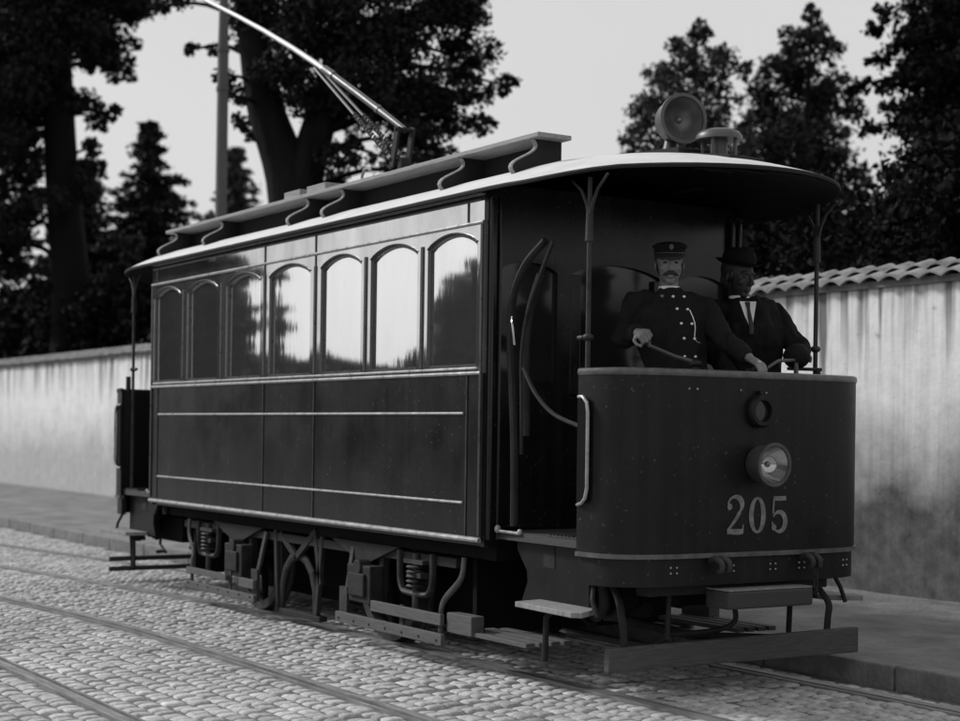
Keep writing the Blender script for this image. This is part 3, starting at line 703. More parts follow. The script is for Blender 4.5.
for a in range(4): vn.tube([(3.58 + .09 * math.cos(a * 1.57 + .5), .09 * math.sin(a * 1.57 + .5), 2.74), (3.58 + .09 * math.cos(a * 1.57 + .5), .09 * math.sin(a * 1.57 + .5), 2.89)], .010, 6)
P(vn, 'ventilator', 'lampgrey', smooth=True)
# platform controls
ct = MB(); ct.lathe([(0, 0), (.13, 0), (.13, .75), (.11, .80), (0, .80)], (3.68, .14, .786), (0, 0, 1), 24); ct.tube([(3.68, .14, 1.58), (3.68, .14, 1.655)], .022, 10); cto = P(ct, 'controller', 'iron', smooth=True)
chn = MB(); chn.tube([(3.68, .14, 1.655), (3.78, .09, 1.66), (3.86, .045, 1.665)], [.016, .012, .010], 8); chn.tube([(3.86, .045, 1.655), (3.86, .045, 1.70)], .012, 8); P(chn, 'controller_handle', 'steel', cto, smooth=True)
bk = MB(); bk.tube([(3.62, -.17, .786), (3.62, -.17, 1.70)], .02, 10); bk.ell((3.62, -.17, 1.685), (.035, .035, .022)); bko = P(bk, 'brake_column', 'iron_light', smooth=True)
bh = MB(); bh.tube([(3.62, -.17, 1.69), (3.555, -.255, 1.72), (3.48, -.365, 1.775)], [.014, .012, .011], 8); bh.tube([(3.48, -.365, 1.77), (3.475, -.372, 1.86)], .011, 8); P(bh, 'brake_crank', 'lampgrey', bko, smooth=True)
gk = MB(); gk.tube([(3.86, .10, 1.665), (3.845, .19, 1.705), (3.83, .33, 1.715)], .009, 8); gk.tube([(3.83, .33, 1.64), (3.83, .33, 1.73)], .012, 8); P(gk, 'gong_lever', 'lampgrey', smooth=True)
gb = MB(); gb.tube([(3.80, .30, 1.67), (3.84, .50, 1.67)], .009, 8); gb.tube([(3.83, .48, 1.61), (3.83, .48, 1.675)], .018, 8); gb.box(3.78, 3.84, .36, .44, 1.63, 1.645); P(gb, 'rim_catch', 'iron', smooth=False)
# looped hoses beside the entrance
def spline(pts, n_=8):
    out = []
    p_ = [Vector(a) for a in pts]; p_ = [p_[0] * 2 - p_[1]] + p_ + [p_[-1] * 2 - p_[-2]]
    for i in range(1, len(p_) - 2):
        for j in range(n_):
            t = j / n_; a, b, c, d = p_[i - 1:i + 3]
            out.append(.5 * ((2 * b) + (c - a) * t + (2 * a - 5 * b + 4 * c - d) * t * t + (3 * b - a - 3 * c + d) * t ** 3))
    return out + [p_[-2]]
for pts, r in (([(3.13, -.78, 2.32), (2.97, -.80, 2.20), (2.86, -.80, 2.03), (2.84, -.80, 1.80), (2.865, -.80, 1.55), (2.89, -.80, 1.25), (2.90, -.80, .82)], .021),
               ([(3.20, -.78, 2.31), (3.07, -.78, 2.12), (2.96, -.78, 1.92), (2.92, -.78, 1.72), (2.925, -.78, 1.5), (2.93, -.78, 1.2)], .011),
               ([(3.06, -.76, 2.15), (2.97, -.76, 1.98), (2.93, -.76, 1.80), (2.93, -.76, 1.60), (2.94, -.76, 1.3)], .022),
               ([(2.94, -.78, 1.66), (3.05, -.78, 1.53), (3.20, -.77, 1.42), (3.40, -.76, 1.36), (3.52, -.76, 1.34)], .012)):
    P(MB().tube(spline(pts), r, 8), 'hose', 'iron', smooth=True)
P(MB().tube(spline([(2.90, -.83, 1.93), (2.93, -.85, 1.90), (2.94, -.85, 1.85), (2.94, -.84, 1.78)]), .006, 6), 'hose_clip', 'steel')
sig = MB(); sig.box(3.0, 3.08, -.68, -.60, 2.12, 2.28); sig.tube([(3.0, -.64, 2.2), (2.95, -.64, 2.2)], .02, 8)

# underframe and truck
uf = MB()
for s in (-1, 1): uf.box(X0 + .02, X1 - .02, s * .70, s * .78, .62, .698)
uf.box(X0, X0 + .1, -.8, .8, .62, .698); uf.box(X1 - .1, X1, -.8, .8, .62, .698)
P(uf, 'underframe', 'black')
WX = (-.70, 1.24)
for xc in WX:
    P(MB().tube([(xc, -.60, .39), (xc, .60, .39)], .045, 12), 'axle', 'iron')
    for s in (-1, 1):
        y = s * G; wm = MB()
        for i in range(7):
            a = i * 2 * math.pi / 7 + .3
            wm.tube([(xc + .07 * math.cos(a), y, .39 + .07 * math.sin(a)), (xc + .34 * math.cos(a), y, .39 + .34 * math.sin(a))], [.03, .022], 8)
        wm.lathe([(0, -.06), (.085, -.06), (.09, .06), (0, .06)], (xc, y, .39), (0, 1, 0), 24)
        wo_ = P(wm, 'wheel', 'black', smooth=True)
        ty = MB(); ty.lathe([(.325, -.04), (.385, -.04), (.388, .03), (.41, .036), (.41, .055), (.325, .055), (.325, -.04)] if s < 0 else [(.325, .04), (.385, .04), (.388, -.03), (.41, -.036), (.41, -.055), (.325, -.055), (.325, .04)], (xc, y, .39), (0, 1, 0), 48)
        P(ty, 'tyre', 'iron_light', wo_, smooth=True)
for s in (-1, 1):
    y = s * .76
    fr = MB()
    fr.box(-1.75, 2.30, y - .03, y + .03, .545, .60)
    for xc in WX:                                # pedestal legs and spring gussets
        for d_ in (-.18, .18): fr.beam((xc + d_, y, .56), (xc + d_ * .8, y, .24), .05, .05, (0, 1, 0))
        g_ = .44; tri_ = [(xc - g_, .622), (xc + g_, .622), (xc + .06, .50), (xc - .06, .50)]
        fr.prism(tri_, lambda a, b, w_: (a, s * .80 + w_, b), -.012, .012)
    # arch between the wheels
    pts = [(-.04 + .0, .07), (-.02, .25), (.03, .36), (.12, .44), (.23, .47), (.34, .44), (.43, .36), (.48, .25), (.50, .07)]
    fr.tube([(a, y, b) for a, b in pts], [(.02, .035)] * len(pts), 8, side=(0, 1, 0))
    for a, b in (((-.09, .62), (-.05, .06)), ((.53, .65), (.24, .46)), ((-.02, .60), (.22, .46)), ((.62, .62), (.54, .10)), ((.52, .62), (.60, .30))): fr.beam((a[0], y + s * .02, a[1]), (b[0], y + s * .02, b[1]), .045, .03, (0, 1, 0))
    fr.box(-.10, .60, y - .03, y + .03, .055, .09)
    tf = P(fr, 'truck_frame', 'iron', bevel=.004)
    for xc, bx in zip(WX, (-.62, 1.29)):
        ab = MB(); ab.box(bx - .15, bx + .15, s * .78, s * .875, .26, .49); ab.tube([(bx, s * .80, .475), (bx, s * .89, .475)], .05, 12); ab.box(bx - .10, bx + .10, s * .875, s * .895, .30, .44); ab.tube([(bx, s * .82, .49), (bx, s * .82, .515)], .02, 8)
        P(ab, 'axle_box', 'iron', bevel=.012)
    # timber wheel guards
    for x0, x1, xi in ((-1.40, -.18, -1), (1.06, 2.35, 1)):
        gd = MB(); e_ = s * .90
        if xi > 0:
            gd.box(1.52, 2.34, e_ - .014, e_ + .014, .232, .296); gd.box(1.06, 2.35, e_ - .014, e_ + .014, .122, .186)
        else:
            gd.box(-1.40, -.66, e_ - .014, e_ + .014, .222, .268); gd.box(-.43, -.18, e_ - .014, e_ + .014, .205, .268); gd.box(-1.40, -.17, e_ - .014, e_ + .014, .112, .165)
        go_ = P(gd, 'wheel_guard', 'wood', bevel=.004)
        gi = MB()
        xo = x1 if xi > 0 else x0
        gi.tube([(xo + xi * .12, s * .84, .62), (xo + xi * .10, s * .85, .50), (xo - xi * .03, s * .87, .38), (xo - xi * .05, s * .885, .30), (xo - xi * .05, s * .885, .12)], [(.012, .022)] * 5, 12, side=(0, 1, 0), sm=True)
        xm = (x0 + x1) / 2; gi.box(xm + .12, xm + .16, s * .872, s * .884, .12, .30)
        xe = x0 if xi > 0 else x1
        gi.box(xe, xe + xi * .10, s * .86, s * .884, .12, .34); gi.beam((xe + xi * .05, s * .85, .33), (xe + xi * .03, s * .80, .60), .04, .02, (0, 1, 0))
        for i in range(7): gi.ell((x0 + .05 + i * (x1 - x0 - .1) / 6, s * .917, .150), (.009, .004, .009), n=6, m_=4)
        P(gi, 'guard_bracket', 'iron_light', go_)
        # U shaped spring hanger outboard of the wheel
        uc = 1.87 if xi > 0 else -1.24
        uh = MB(); uh.tube(spline([(uc - .19, s * .80, .61), (uc - .19, s * .80, .46), (uc - .16, s * .80, .385), (uc - .10, s * .80, .365), (uc + .10, s * .80, .365), (uc + .16, s * .80, .385), (uc + .19, s * .80, .46), (uc + .19, s * .80, .61)], 4), [(.022, .018)] * 29, 8, side=(0, 1, 0))
        uh.box(uc - .06, uc + .10, s * .77, s * .83, .46, .49); uh.box(uc - .10, uc + .12, s * .77, s * .83, .54, .565); uh.tube([(uc, s * .80, .60), (uc, s * .80, .20)], .022, 8)
        for i in range(5): uh.lathe([(.05, -.01), (.062, 0), (.05, .01)], (uc, s * .80, .41 + i * .028), (0, 0, 1), 14)
        P(uh, 'spring_hanger', 'iron_light', smooth=True)
        # cross bearer joining guard to truck
    gr_ = MB(); gr_.box(2.36, 2.62, s * .885, s * .80, .20, .31); P(gr_, 'guard_box', 'wood', bevel=.006)
sl_ = MB()
for i, yy in enumerate((-.84, -.76, -.68, -.60)): sl_.box(2.42 + .03 * i, 3.13, yy - .028, yy + .028, .20, .225)
for yy in (.60, .68, .76, .84): sl_.box(2.42, 3.13, yy - .028, yy + .028, .20, .225)
P(sl_, 'guard_slats', 'wood', bevel=.004)
mo = MB(); mo.tube([(-.05, -.1, .36), (-.05, .42, .36)], .2, 20); mo.tube([(.60, -.42, .36), (.60, .1, .36)], .2, 20); mo.box(-.5, 1.1, -.5, .5, .50, .56); mo.box(-1.75, 2.35, -.40, -.36, .20, .62); mo.box(-1.75, 2.35, .36, .40, .20, .62); mo.box(-1.78, -1.74, -.7, .7, .18, .62); mo.box(2.34, 2.38, -.7, .7, .18, .62); mo.box(-1.2, 1.75, -.36, .36, .12, .5); P(mo, 'motor_and_shade_panels', 'black', smooth=True)  # motors, with black panels added to darken the space under the tram
# tall thin standard on the rear platform rim
rsd = MB(); rsd.tube([(-3.02, -.80, 1.62), (-3.02, -.80, 1.74)], .022, 8); P(rsd, 'gate_knob', 'iron')
dk = MB(); dk.box(2 * CX - 3.60, 2 * CX - 2.80, -.60, .60, .38, .575); P(dk, 'platform_well', 'black')

# ------------------------------------------------------------------ people
def remesh(ob, vox, smooth_it=4, fac=.5, disp=0, ds=18, seed=0):
    md = ob.modifiers.new('r', 'REMESH'); md.mode = 'VOXEL'; md.voxel_size = vox
    ms = ob.modifiers.new('s', 'SMOOTH'); ms.iterations = smooth_it; ms.factor = fac
    dg = bpy.context.evaluated_depsgraph_get(); me = bpy.data.meshes.new_from_object(ob.evaluated_get(dg)); ob.modifiers.clear()
    mt0 = ob.data.materials[0]; ob.data = me
    if not me.materials: me.materials.append(mt0)
    if disp:
        n_ = len(me.vertices); co_ = np.empty(n_ * 3, np.float32); me.vertices.foreach_get('co', co_); nr = np.empty(n_ * 3, np.float32); me.vertices.foreach_get('normal', nr)
        co_ = co_.reshape(-1, 3); nr = nr.reshape(-1, 3)
        h = np.array([noise.noise((p_[0] * ds + seed, p_[1] * ds, p_[2] * ds * .45)) + .5 * noise.noise((p_[0] * ds * 2.3, p_[1] * ds * 2.3 + seed, p_[2] * ds * 1.2)) for p_ in co_], np.float32)
        me.vertices.foreach_set('co', (co_ + nr * (h * disp)[:, None]).ravel())
    me.polygons.foreach_set('use_smooth', np.ones(len(me.polygons), bool)); me.update(); return ob
def head_parts(mb, c, F, L, U, s=1.0):
    ax = (L, F, U)
    def at(a, b, z): return c + L * a * s + F * b * s + U * z * s
    def e(p_, r_): mb.ell(at(*p_), tuple(k_ * s for k_ in r_), ax)
    e((0, -.012, .03), (.076, .094, .088)); e((0, .036, -.020), (.061, .056, .086)); e((0, .030, -.062), (.050, .052, .044)); e((0, .062, -.092), (.024, .022, .020))
    e((0, .070, .030), (.050, .018, .011)); e((.036, .064, -.024), (.022, .020, .020)); e((-.036, .064, -.024), (.022, .020, .020))
    mb.tube([at(0, .084, .022), at(0, .100, -.002), at(0, .114, -.026)], [.009 * s, .010 * s, .012 * s], 8); e((0, .106, -.030), (.017, .011, .009))
    e((0, .090, -.061), (.022, .009, .005)); e((0, .088, -.071), (.018, .009, .006))
    for d_ in (-1, 1): e((d_ * .074, -.014, -.010), (.007, .016, .026))
    return at
def hand(mb, wr, D, Nn, curl, thumb=1, s=1.0, spread=.06):
    # wr wrist, D pointing direction, Nn palm normal, curl degrees per joint
    D = D.normalized(); Nn = (Nn - D * Nn.dot(D)).normalized(); S = D.cross(Nn)
    kn = wr + D * .088 * s
    mb.tube([wr - D * .01, wr + D * .03 * s, wr + D * .06 * s, kn], [(.027 * s, .019 * s), (.036 * s, .017 * s), (.040 * s, .016 * s), (.039 * s, .013 * s)], 12, side=S)
    for i, (o_, ln) in enumerate(((-.030, .068), (-.010, .078), (.010, .074), (.029, .058))):
        p_ = wr + D * (.078 + .006 * (1 - abs(o_) * 20)) * s + S * o_ * s; d = (D + S * o_ * spread * 20).normalized(); pts = [p_]; a = 0
        for j, f_ in enumerate((.42, .33, .25)):
            a += R(curl[j] + (i - 1.5) * 4); dd = d * math.cos(a) + Nn * math.sin(a); p_ = p_ + dd * ln * f_ * s * 1.25; pts.append(p_)
        mb.tube(pts, [.0095 * s, .009 * s, .0082 * s, .0068 * s], 8)
        mb.ell(pts[-1], .0068 * s, n=8, m_=5)
    b = wr + D * .025 * s - S * thumb * .026 * s
    pts = [b, b + (D * .6 - S * thumb * .8 + Nn * .3).normalized() * .036 * s]
    pts.append(pts[-1] + (D * .8 - S * thumb * .1 + Nn * .6).normalized() * .030 * s); pts.append(pts[-1] + (D * .7 + S * thumb * .35 + Nn * .6).normalized() * .024 * s)
    mb.tube(pts, [.014 * s, .0115 * s, .010 * s, .008 * s], 8); mb.ell(pts[-1], .008 * s, n=8, m_=5)

def person(loc, label, Fb, Fh, headc, neckb, chest, waist, pelvis, shR, elR, wrR, shL, elL, wrL, hdR, hdL, skin, cloth, floor=.786, hs=1.0, bulk_=1.0, glove=False):
    rootp = empty('person', loc, label, 'person')
    F = Vector(Fb).normalized(); U = Vector((0, 0, 1)); L = U.cross(F)      # L = the person's left
    FH = Vector(Fh).normalized(); LH = U.cross(FH).normalized(); UH = FH.cross(LH); 
    V_ = Vector; headc, neckb, chest, waist, pelvis = map(V_, (headc, neckb, chest, waist, pelvis)); shR, elR, wrR, shL, elL, wrL = map(V_, (shR, elR, wrR, shL, elL, wrL))
    hipR = pelvis - L * .09; hipL = pelvis + L * .09
    fR = V_((hipR.x - F.x * .02, hipR.y - F.y * .02, floor + .08)) - L * .03; fL = V_((hipL.x + F.x * .10, hipL.y + F.y * .10, floor + .08)) + L * .03
    kR = hipR.lerp(fR, .5) + F * .03; kL = hipL.lerp(fL, .5) + F * .03
    mb = MB(); at = head_parts(mb, headc, FH, LH, UH, hs)
    mb.tube([headc + UH * -.03 - FH * .02, neckb + U * .03 - F * .01, neckb - U * .03], [.050, .051, .065], 14)
    mb.tube([neckb - U * .02, chest + U * .04, chest - U * .05, waist, pelvis], [(.09, .07), (.15, .10), (.145, .10), (.125, .09), (.15, .105)], 18, side=L)
    for sh, el, wr in ((shR, elR, wrR), (shL, elL, wrL)):
        mb.tube([neckb.lerp(sh, .5) - U * .03, sh, sh.lerp(el, .5), el, el.lerp(wr, .45), wr], [.045, .048, .046, .038, .036, .025], 12)
    for h_, k_, f_ in ((hipR, kR, fR), (hipL, kL, fL)): mb.tube([h_ + U * .02, h_.lerp(k_, .5), k_, k_.lerp(f_, .4), f_, f_ - U * .05], [.085, .072, .052, .050, .036, .04], 12)
    hand(mb, wrR, V_(hdR[0]), V_(hdR[1]), hdR[2], thumb=hdR[3]); hand(mb, wrL, V_(hdL[0]), V_(hdL[1]), hdL[2], thumb=hdL[3])
    bd = P(mb, 'body', skin, rootp); remesh(bd, .0045, 2, .4)
    # coat
    b_ = bulk_; mb = MB()
    mb.tube([neckb + U * .014, neckb - U * .008, neckb - U * .035, chest + U * .10, chest + U * .03, chest - U * .06, waist + U * .02, waist - U * .06, pelvis - U * .02, pelvis - U * .16], [(.064, .062), (.076, .072), (.118, .086), (.165 * b_, .105), (.195 * b_, .13), (.190 * b_, .13), (.170 * b_, .122), (.175 * b_, .126), (.190 * b_, .138), (.205 * b_, .15)], 26, side=L)
    for sh, el, wr in ((shR, elR, wrR), (shL, elL, wrL)):
        mb.tube([neckb.lerp(sh, .45) - U * .02, neckb.lerp(sh, .8) - U * .01, sh, sh.lerp(el, .35), sh.lerp(el, .7), el, el.lerp(wr, .3), el.lerp(wr, .7), wr + (el - wr).normalized() * .015], [.050, .058, .064, .064, .060, .058, .056, .048, .043], 14)
    ct_ = P(mb, 'coat', cloth, rootp); remesh(ct_, .008, 5, .5, .017, 13, seed=loc[0] * 3 + loc[1] * 11)
    mb = MB()
    for h_, k_, f_ in ((hipR, kR, fR), (hipL, kL, fL)): mb.tube([h_ + U * .02, h_.lerp(k_, .5), k_, k_.lerp(f_, .5), f_ - U * .03], [.10, .088, .072, .066, .062], 14)
    mb.tube([pelvis + U * .06, pelvis - U * .06], [(.16, .12), (.17, .12)], 18, side=L)
    tr = P(mb, 'trousers', cloth, rootp); remesh(tr, .010, 4, .5, .006)
    for f_ in (fR, fL):
        mb = MB(); c_ = V_((f_.x, f_.y, floor + .045)); mb.ell(c_ + F * .05, (.045, .13, .04), (L, F, U)); mb.ell(c_ - F * .02 + U * .03, (.042, .055, .05), (L, F, U)); P(mb, 'shoe', 'hair', rootp, smooth=True)
    # collar
    mb = MB(); ax_ = (neckb - (headc - U * .03)).normalized(); mb.tube([neckb - U * .004, neckb + U * .024], [(.060, .058), (.056, .055)], 24, side=L); P(mb, 'collar', 'white', rootp, smooth=True)
    # eyes, brows, hair
    for d_ in (-1, 1):
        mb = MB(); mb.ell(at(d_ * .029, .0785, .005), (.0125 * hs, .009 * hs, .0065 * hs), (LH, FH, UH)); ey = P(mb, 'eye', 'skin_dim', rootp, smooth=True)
        mb = MB(); mb.ell(at(d_ * .029, .0840, .005), .0050 * hs, n=8, m_=6); P(mb, 'pupil', 'hair', ey, smooth=True)
        mb = MB(); mb.tube([at(d_ * .010, .091, .022), at(d_ * .030, .088, .028), at(d_ * .050, .074, .022)], [.004, .0055, .003], 6); P(mb, 'eyebrow', 'hair', rootp)
    mb = MB(); mb.ell(at(0, -.025, .035), (.080 * hs, .090 * hs, .082 * hs), (LH, FH, UH)); mb.ell(at(0, -.055, -.02), (.066 * hs, .05 * hs, .06 * hs), (LH, FH, UH)); mb.ell(at(.066, .012, .012), (.010, .014, .028), (LH, FH, UH)); mb.ell(at(-.066, .012, .012), (.010, .014, .028), (LH, FH, UH)); P(mb, 'hair', 'hair', rootp, smooth=True)
    return rootp, at, F, L, U, ct_, FH, LH, UH
def on_coat(ct_, org, d):
    o_ = Vector(ct_['_o']); ok, loc_, nr, ix = ct_.ray_cast(Vector(org) - o_, d); return (loc_ + o_) if ok else None

drv, at, F, L, U, coat, FH, LH, UH = person((3.33, -.12, .786), 'moustached tram driver in peaked cap and dark coat with two rows of bright buttons',
    (.86, -.52, 0), (.84, -.58, -.10), (3.345, -.128, 2.225), (3.335, -.122, 2.080), (3.335, -.115, 1.90), (3.36, -.085, 1.68), (3.36, -.06, 1.52),
    (3.245, -.275, 2.03), (3.16, -.305, 1.82), (3.405, -.375, 1.845), (3.43, .04, 2.005), (3.575, .065, 1.81), (3.79, .045, 1.715),
    ((.75, -.25, -.12), (.25, .5, -.8), (78, 85, 55), 1), ((.75, .05, -.35), (.1, .0, -1), (30, 40, 35), -1), 'skin', 'cloth')
mb = MB()                                       # moustache
for d_ in (-1, 1): mb.tube([at(0, .098, -.047), at(d_ * .014, .098, -.049), at(d_ * .029, .090, -.055), at(d_ * .042, .078, -.062)], [.008, .010, .008, .003], 8)
P(mb, 'moustache', 'hair', drv, smooth=True)
mb = MB(); ax = (LH, FH, UH)                     # cap
rings = [(.080, .098, .045), (.083, .101, .048), (.083, .101, .074), (.092, .110, .084), (.094, .112, .092), (.075, .09, .102), (.0, .0, .106)]
n_ = 28; vs = []
for ra, rb, h_ in rings:
    for j in range(n_):
        t = 2 * math.pi * j / n_; vs.append(at(ra * math.cos(t), -.012 + rb * math.sin(t), h_ + .012 * math.sin(t) * (h_ > .09)))
mb.add(vs, [(i * n_ + j, i * n_ + (j + 1) % n_, (i + 1) * n_ + (j + 1) % n_, (i + 1) * n_ + j) for i in range(len(rings) - 1) for j in range(n_)])
cap = P(mb, 'peaked_cap', 'cloth2', drv, smooth=True)
mb = MB(); vs = []
for i in range(15):
    t = math.pi * (.12 + .76 * i / 14)
    for k_ in range(2): vs.append(at((.080 + .010 * k_) * math.cos(t), -.012 + (.100 + .048 * k_ * math.sin(t)) * math.sin(t), .052 - .022 * k_))
nv_ = len(vs); vs += [v - UH * .004 for v in vs]
mb.add(vs, [(2 * i, 2 * i + 1, 2 * i + 3, 2 * i + 2) for i in range(14)] + [(nv_ + 2 * i, nv_ + 2 * i + 2, nv_ + 2 * i + 3, nv_ + 2 * i + 1) for i in range(14)] + [(2 * i + 1, 2 * i + 3, nv_ + 2 * i + 3, nv_ + 2 * i + 1) for i in range(14)])
P(mb, 'cap_visor', 'iron_light', cap, smooth=True)
mb = MB(); mb.tube([at(.083 * math.cos(t), -.012 + .102 * math.sin(t), .056) for t in [math.pi * (.1 + .8 * i / 14) for i in range(15)]], .003, 6); P(mb, 'cap_cord', 'lampgrey', cap)
mb = MB(); mb.ell(at(0, .100, .086), (.012, .005, .016), ax, n=10, m_=6); P(mb, 'cap_badge', 'lampgrey', cap)
for i, (s0, zz) in enumerate(((.02, 2.045), (.038, 1.978), (.058, 1.90), (.074, 1.822), (.080, 1.728))):
    for k_ in range(2):
        o_ = Vector((3.335, -.118, zz)) + L * (s0 - .012 + .058 * k_)
        h_ = on_coat(coat, o_ + F * .5, -F)
        if h_:
            mb = MB(); mb.ell(h_ + F * .003, (.0085, .005, .0085), (L, F, U), n=10, m_=6); P(mb, 'button', 'button', drv, smooth=True)
ch_ = []
for i in range(9):
    o_ = Vector((3.335, -.118, 1.975 - .10 * math.sin(i / 8 * math.pi * .62) - .01 * i)) + L * (.095 + .055 * i / 8 + .012 * math.sin(i * .8))
    h_ = on_coat(coat, o_ + F * .5, -F)
    if h_: ch_.append(h_ + F * .004)
if len(ch_) > 3: P(MB().tube(ch_, .0028, 6), 'watch_chain', 'button', drv)

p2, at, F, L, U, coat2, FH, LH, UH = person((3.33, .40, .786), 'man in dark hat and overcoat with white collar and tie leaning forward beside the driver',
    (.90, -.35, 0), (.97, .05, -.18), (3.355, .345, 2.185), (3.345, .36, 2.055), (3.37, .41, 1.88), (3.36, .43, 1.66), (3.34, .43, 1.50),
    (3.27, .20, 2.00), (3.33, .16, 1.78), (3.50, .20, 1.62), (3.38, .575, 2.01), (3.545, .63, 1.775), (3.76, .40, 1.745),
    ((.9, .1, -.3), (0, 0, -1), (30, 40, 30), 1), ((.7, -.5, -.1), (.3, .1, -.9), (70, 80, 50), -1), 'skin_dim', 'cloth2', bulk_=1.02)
mb = MB(); n_ = 28; vs = []
rings = [(.082, .104, .062), (.084, .106, .075), (.083, .103, .105), (.07, .085, .140), (.04, .05, .155), (0, 0, .159)]
for ra, rb, h_ in rings:
    for j in range(n_):
        t = 2 * math.pi * j / n_; vs.append(at(ra * math.cos(t), -.012 + rb * math.sin(t), h_))
mb.add(vs, [(i * n_ + j, i * n_ + (j + 1) % n_, (i + 1) * n_ + (j + 1) % n_, (i + 1) * n_ + j) for i in range(len(rings) - 1) for j in range(n_)])
ht_ = P(mb, 'hat', 'cloth2', p2, smooth=True)
mb = MB(); vs = []
for j in range(n_):
    t = 2 * math.pi * j / n_
    for k_ in range(3): vs.append(at((.080 + .02 * k_) * math.cos(t), -.012 + (.100 + .02 * k_) * math.sin(t), .064 + .010 * (k_ == 2) + .010 * k_ * abs(math.cos(t))))
mb.add(vs, [(j * 3 + k_, ((j + 1) % n_) * 3 + k_, ((j + 1) % n_) * 3 + k_ + 1, j * 3 + k_ + 1) for j in range(n_) for k_ in range(2)]); P(mb, 'hat_brim', 'cloth2', ht_, smooth=True)
vv = []
for a, b in ((-.045, 2.05), (.055, 2.05), (.012, 1.90)):
    h_ = on_coat(coat2, Vector((3.36, .38, b)) + L * a + F * .5, -F); vv.append(h_ + F * .006 if h_ else Vector((3.45, .38, b)) + L * a)
mb = MB(); vs = []
for i in range(7):
    t = i / 6
    for k_ in range(5):
        b = 2.045 - .17 * t; a = (-.045 + .09 * k_ / 4) * (1 - t * .93); h_ = on_coat(coat2, Vector((3.36, .375, b)) + L * a + F * .5, -F)
        vs.append((h_ if h_ else Vector((3.45, .375, b)) + L * a) + F * .005)
mb.add(vs, [(i * 5 + k_, (i + 1) * 5 + k_, (i + 1) * 5 + k_ + 1, i * 5 + k_ + 1) for i in range(6) for k_ in range(4)]); P(mb, 'shirt_front', 'white', p2, smooth=True)
tp_ = []
for i in range(6):
    b = 2.04 - .175 * i / 5; h_ = on_coat(coat2, Vector((3.36, .375, b)) + F * .5, -F)
    if h_: tp_.append(h_ + F * .010)
if len(tp_) > 3: P(MB().tube(tp_, [(.016, .006), (.009, .005), (.011, .005), (.013, .005), (.014, .005), (.012, .005)][:len(tp_)], 8, side=L), 'tie', 'iron_light', p2, smooth=True)
gl = MB(); wr_ = Vector((3.76, .40, 1.745)); gl.ell(wr_ + Vector((.035, -.035, -.01)), (.075, .07, .066)); gl.tube([wr_ + Vector((-.06, .06, .005)), wr_ + Vector((.0, .0, 0))], .052, 12)
g_ = P(gl, 'glove', 'cloth2', p2); remesh(g_, .006, 3)

# ------------------------------------------------------------------ street pole
sp = empty('street_pole', (-9.1, 2.6, .11), 'tall slim ringed iron pole rising behind the rear of the tram', 'pole')
mb = MB(); mb.lathe([(0, 0), (.11, 0), (.11, .5), (.088, .56), (.078, 3.0), (.070, 6.0), (.058, 6.6), (.052, 9.2), (0, 9.2)], (-9.1, 2.6, .11), (0, 0, 1), 20); P(mb, 'shaft', 'pole', sp, smooth=True)
for zz in (5.55, 6.05): P(MB().lathe([(.062, -.035), (.082, -.03), (.082, .03), (.062, .035)], (-9.1, 2.6, .11 + zz), (0, 0, 1), 20), 'ring', 'pole', sp, smooth=True)
arm = MB(); arm.tube([(-9.1, 2.6, 8.9), (-9.1, .2, 9.1)], .03, 8); P(arm, 'bracket_arm', 'pole', sp, smooth=True)

# ------------------------------------------------------------------ trees
def leaves(centres, radii, dens, size, squash=.85, core=.55, hang=0):
    P_ = []; S_ = []
    for (cx, cy, cz), r in zip(centres, radii):
        k_ = max(24, int(dens * r * r / (size * size)))
        d = rng.normal(size=(k_, 3)); d /= np.linalg.norm(d, axis=1)[:, None]
        rad = r * (rng.random(k_) ** core) * (1 + .28 * np.sin(d[:, 0] * 5 + cx * 7) * np.cos(d[:, 2] * 6 + cz * 5)) * 1.06
        p_ = d * rad[:, None]; p_[:, 2] *= squash; p_[:, 2] -= hang * rad * rng.random(k_)
        P_.append(p_ + (cx, cy, cz)); S_.append(size * rng.uniform(.55, 1.35, k_))
    P_ = np.concatenate(P_); S_ = np.concatenate(S_); k_ = len(P_)
    a = rng.normal(size=(k_, 3)); a /= np.linalg.norm(a, axis=1)[:, None]; b = np.cross(a, rng.normal(size=(k_, 3))); b /= np.linalg.norm(b, axis=1)[:, None]
    a = a * S_[:, None] * .5; b = b * S_[:, None] * .33; c = np.cross(a, b); c /= np.linalg.norm(c, axis=1)[:, None]; c *= (S_ * .12)[:, None]
    V = np.stack([P_ - a, P_ - b + c, P_ + a, P_ + b + c], 1).reshape(-1, 3); return V, np.arange(k_ * 4).reshape(-1, 4)
def crown(clumps, size, dens, extra=3, hang=0, spread=.9, grow=1.12):
    # every clump of the list is itself a bunch of smaller ragged tufts
    cs, rs = [], []
    for cx, cy, cz, r in clumps:
        k_ = max(3, int(extra * (1 + r * 6)))
        r = r * grow
        cs.append((cx, cy, cz)); rs.append(r * .70)
        for i in range(k_):
            d = rng.normal(size=3); d /= np.linalg.norm(d); q_ = d * r * rng.uniform(.45, spread)
            cs.append((cx + q_[0], cy + q_[1], cz + q_[2] * .85)); rs.append(r * rng.uniform(.16, .38))
    return leaves(cs, rs, dens, size, hang=hang)
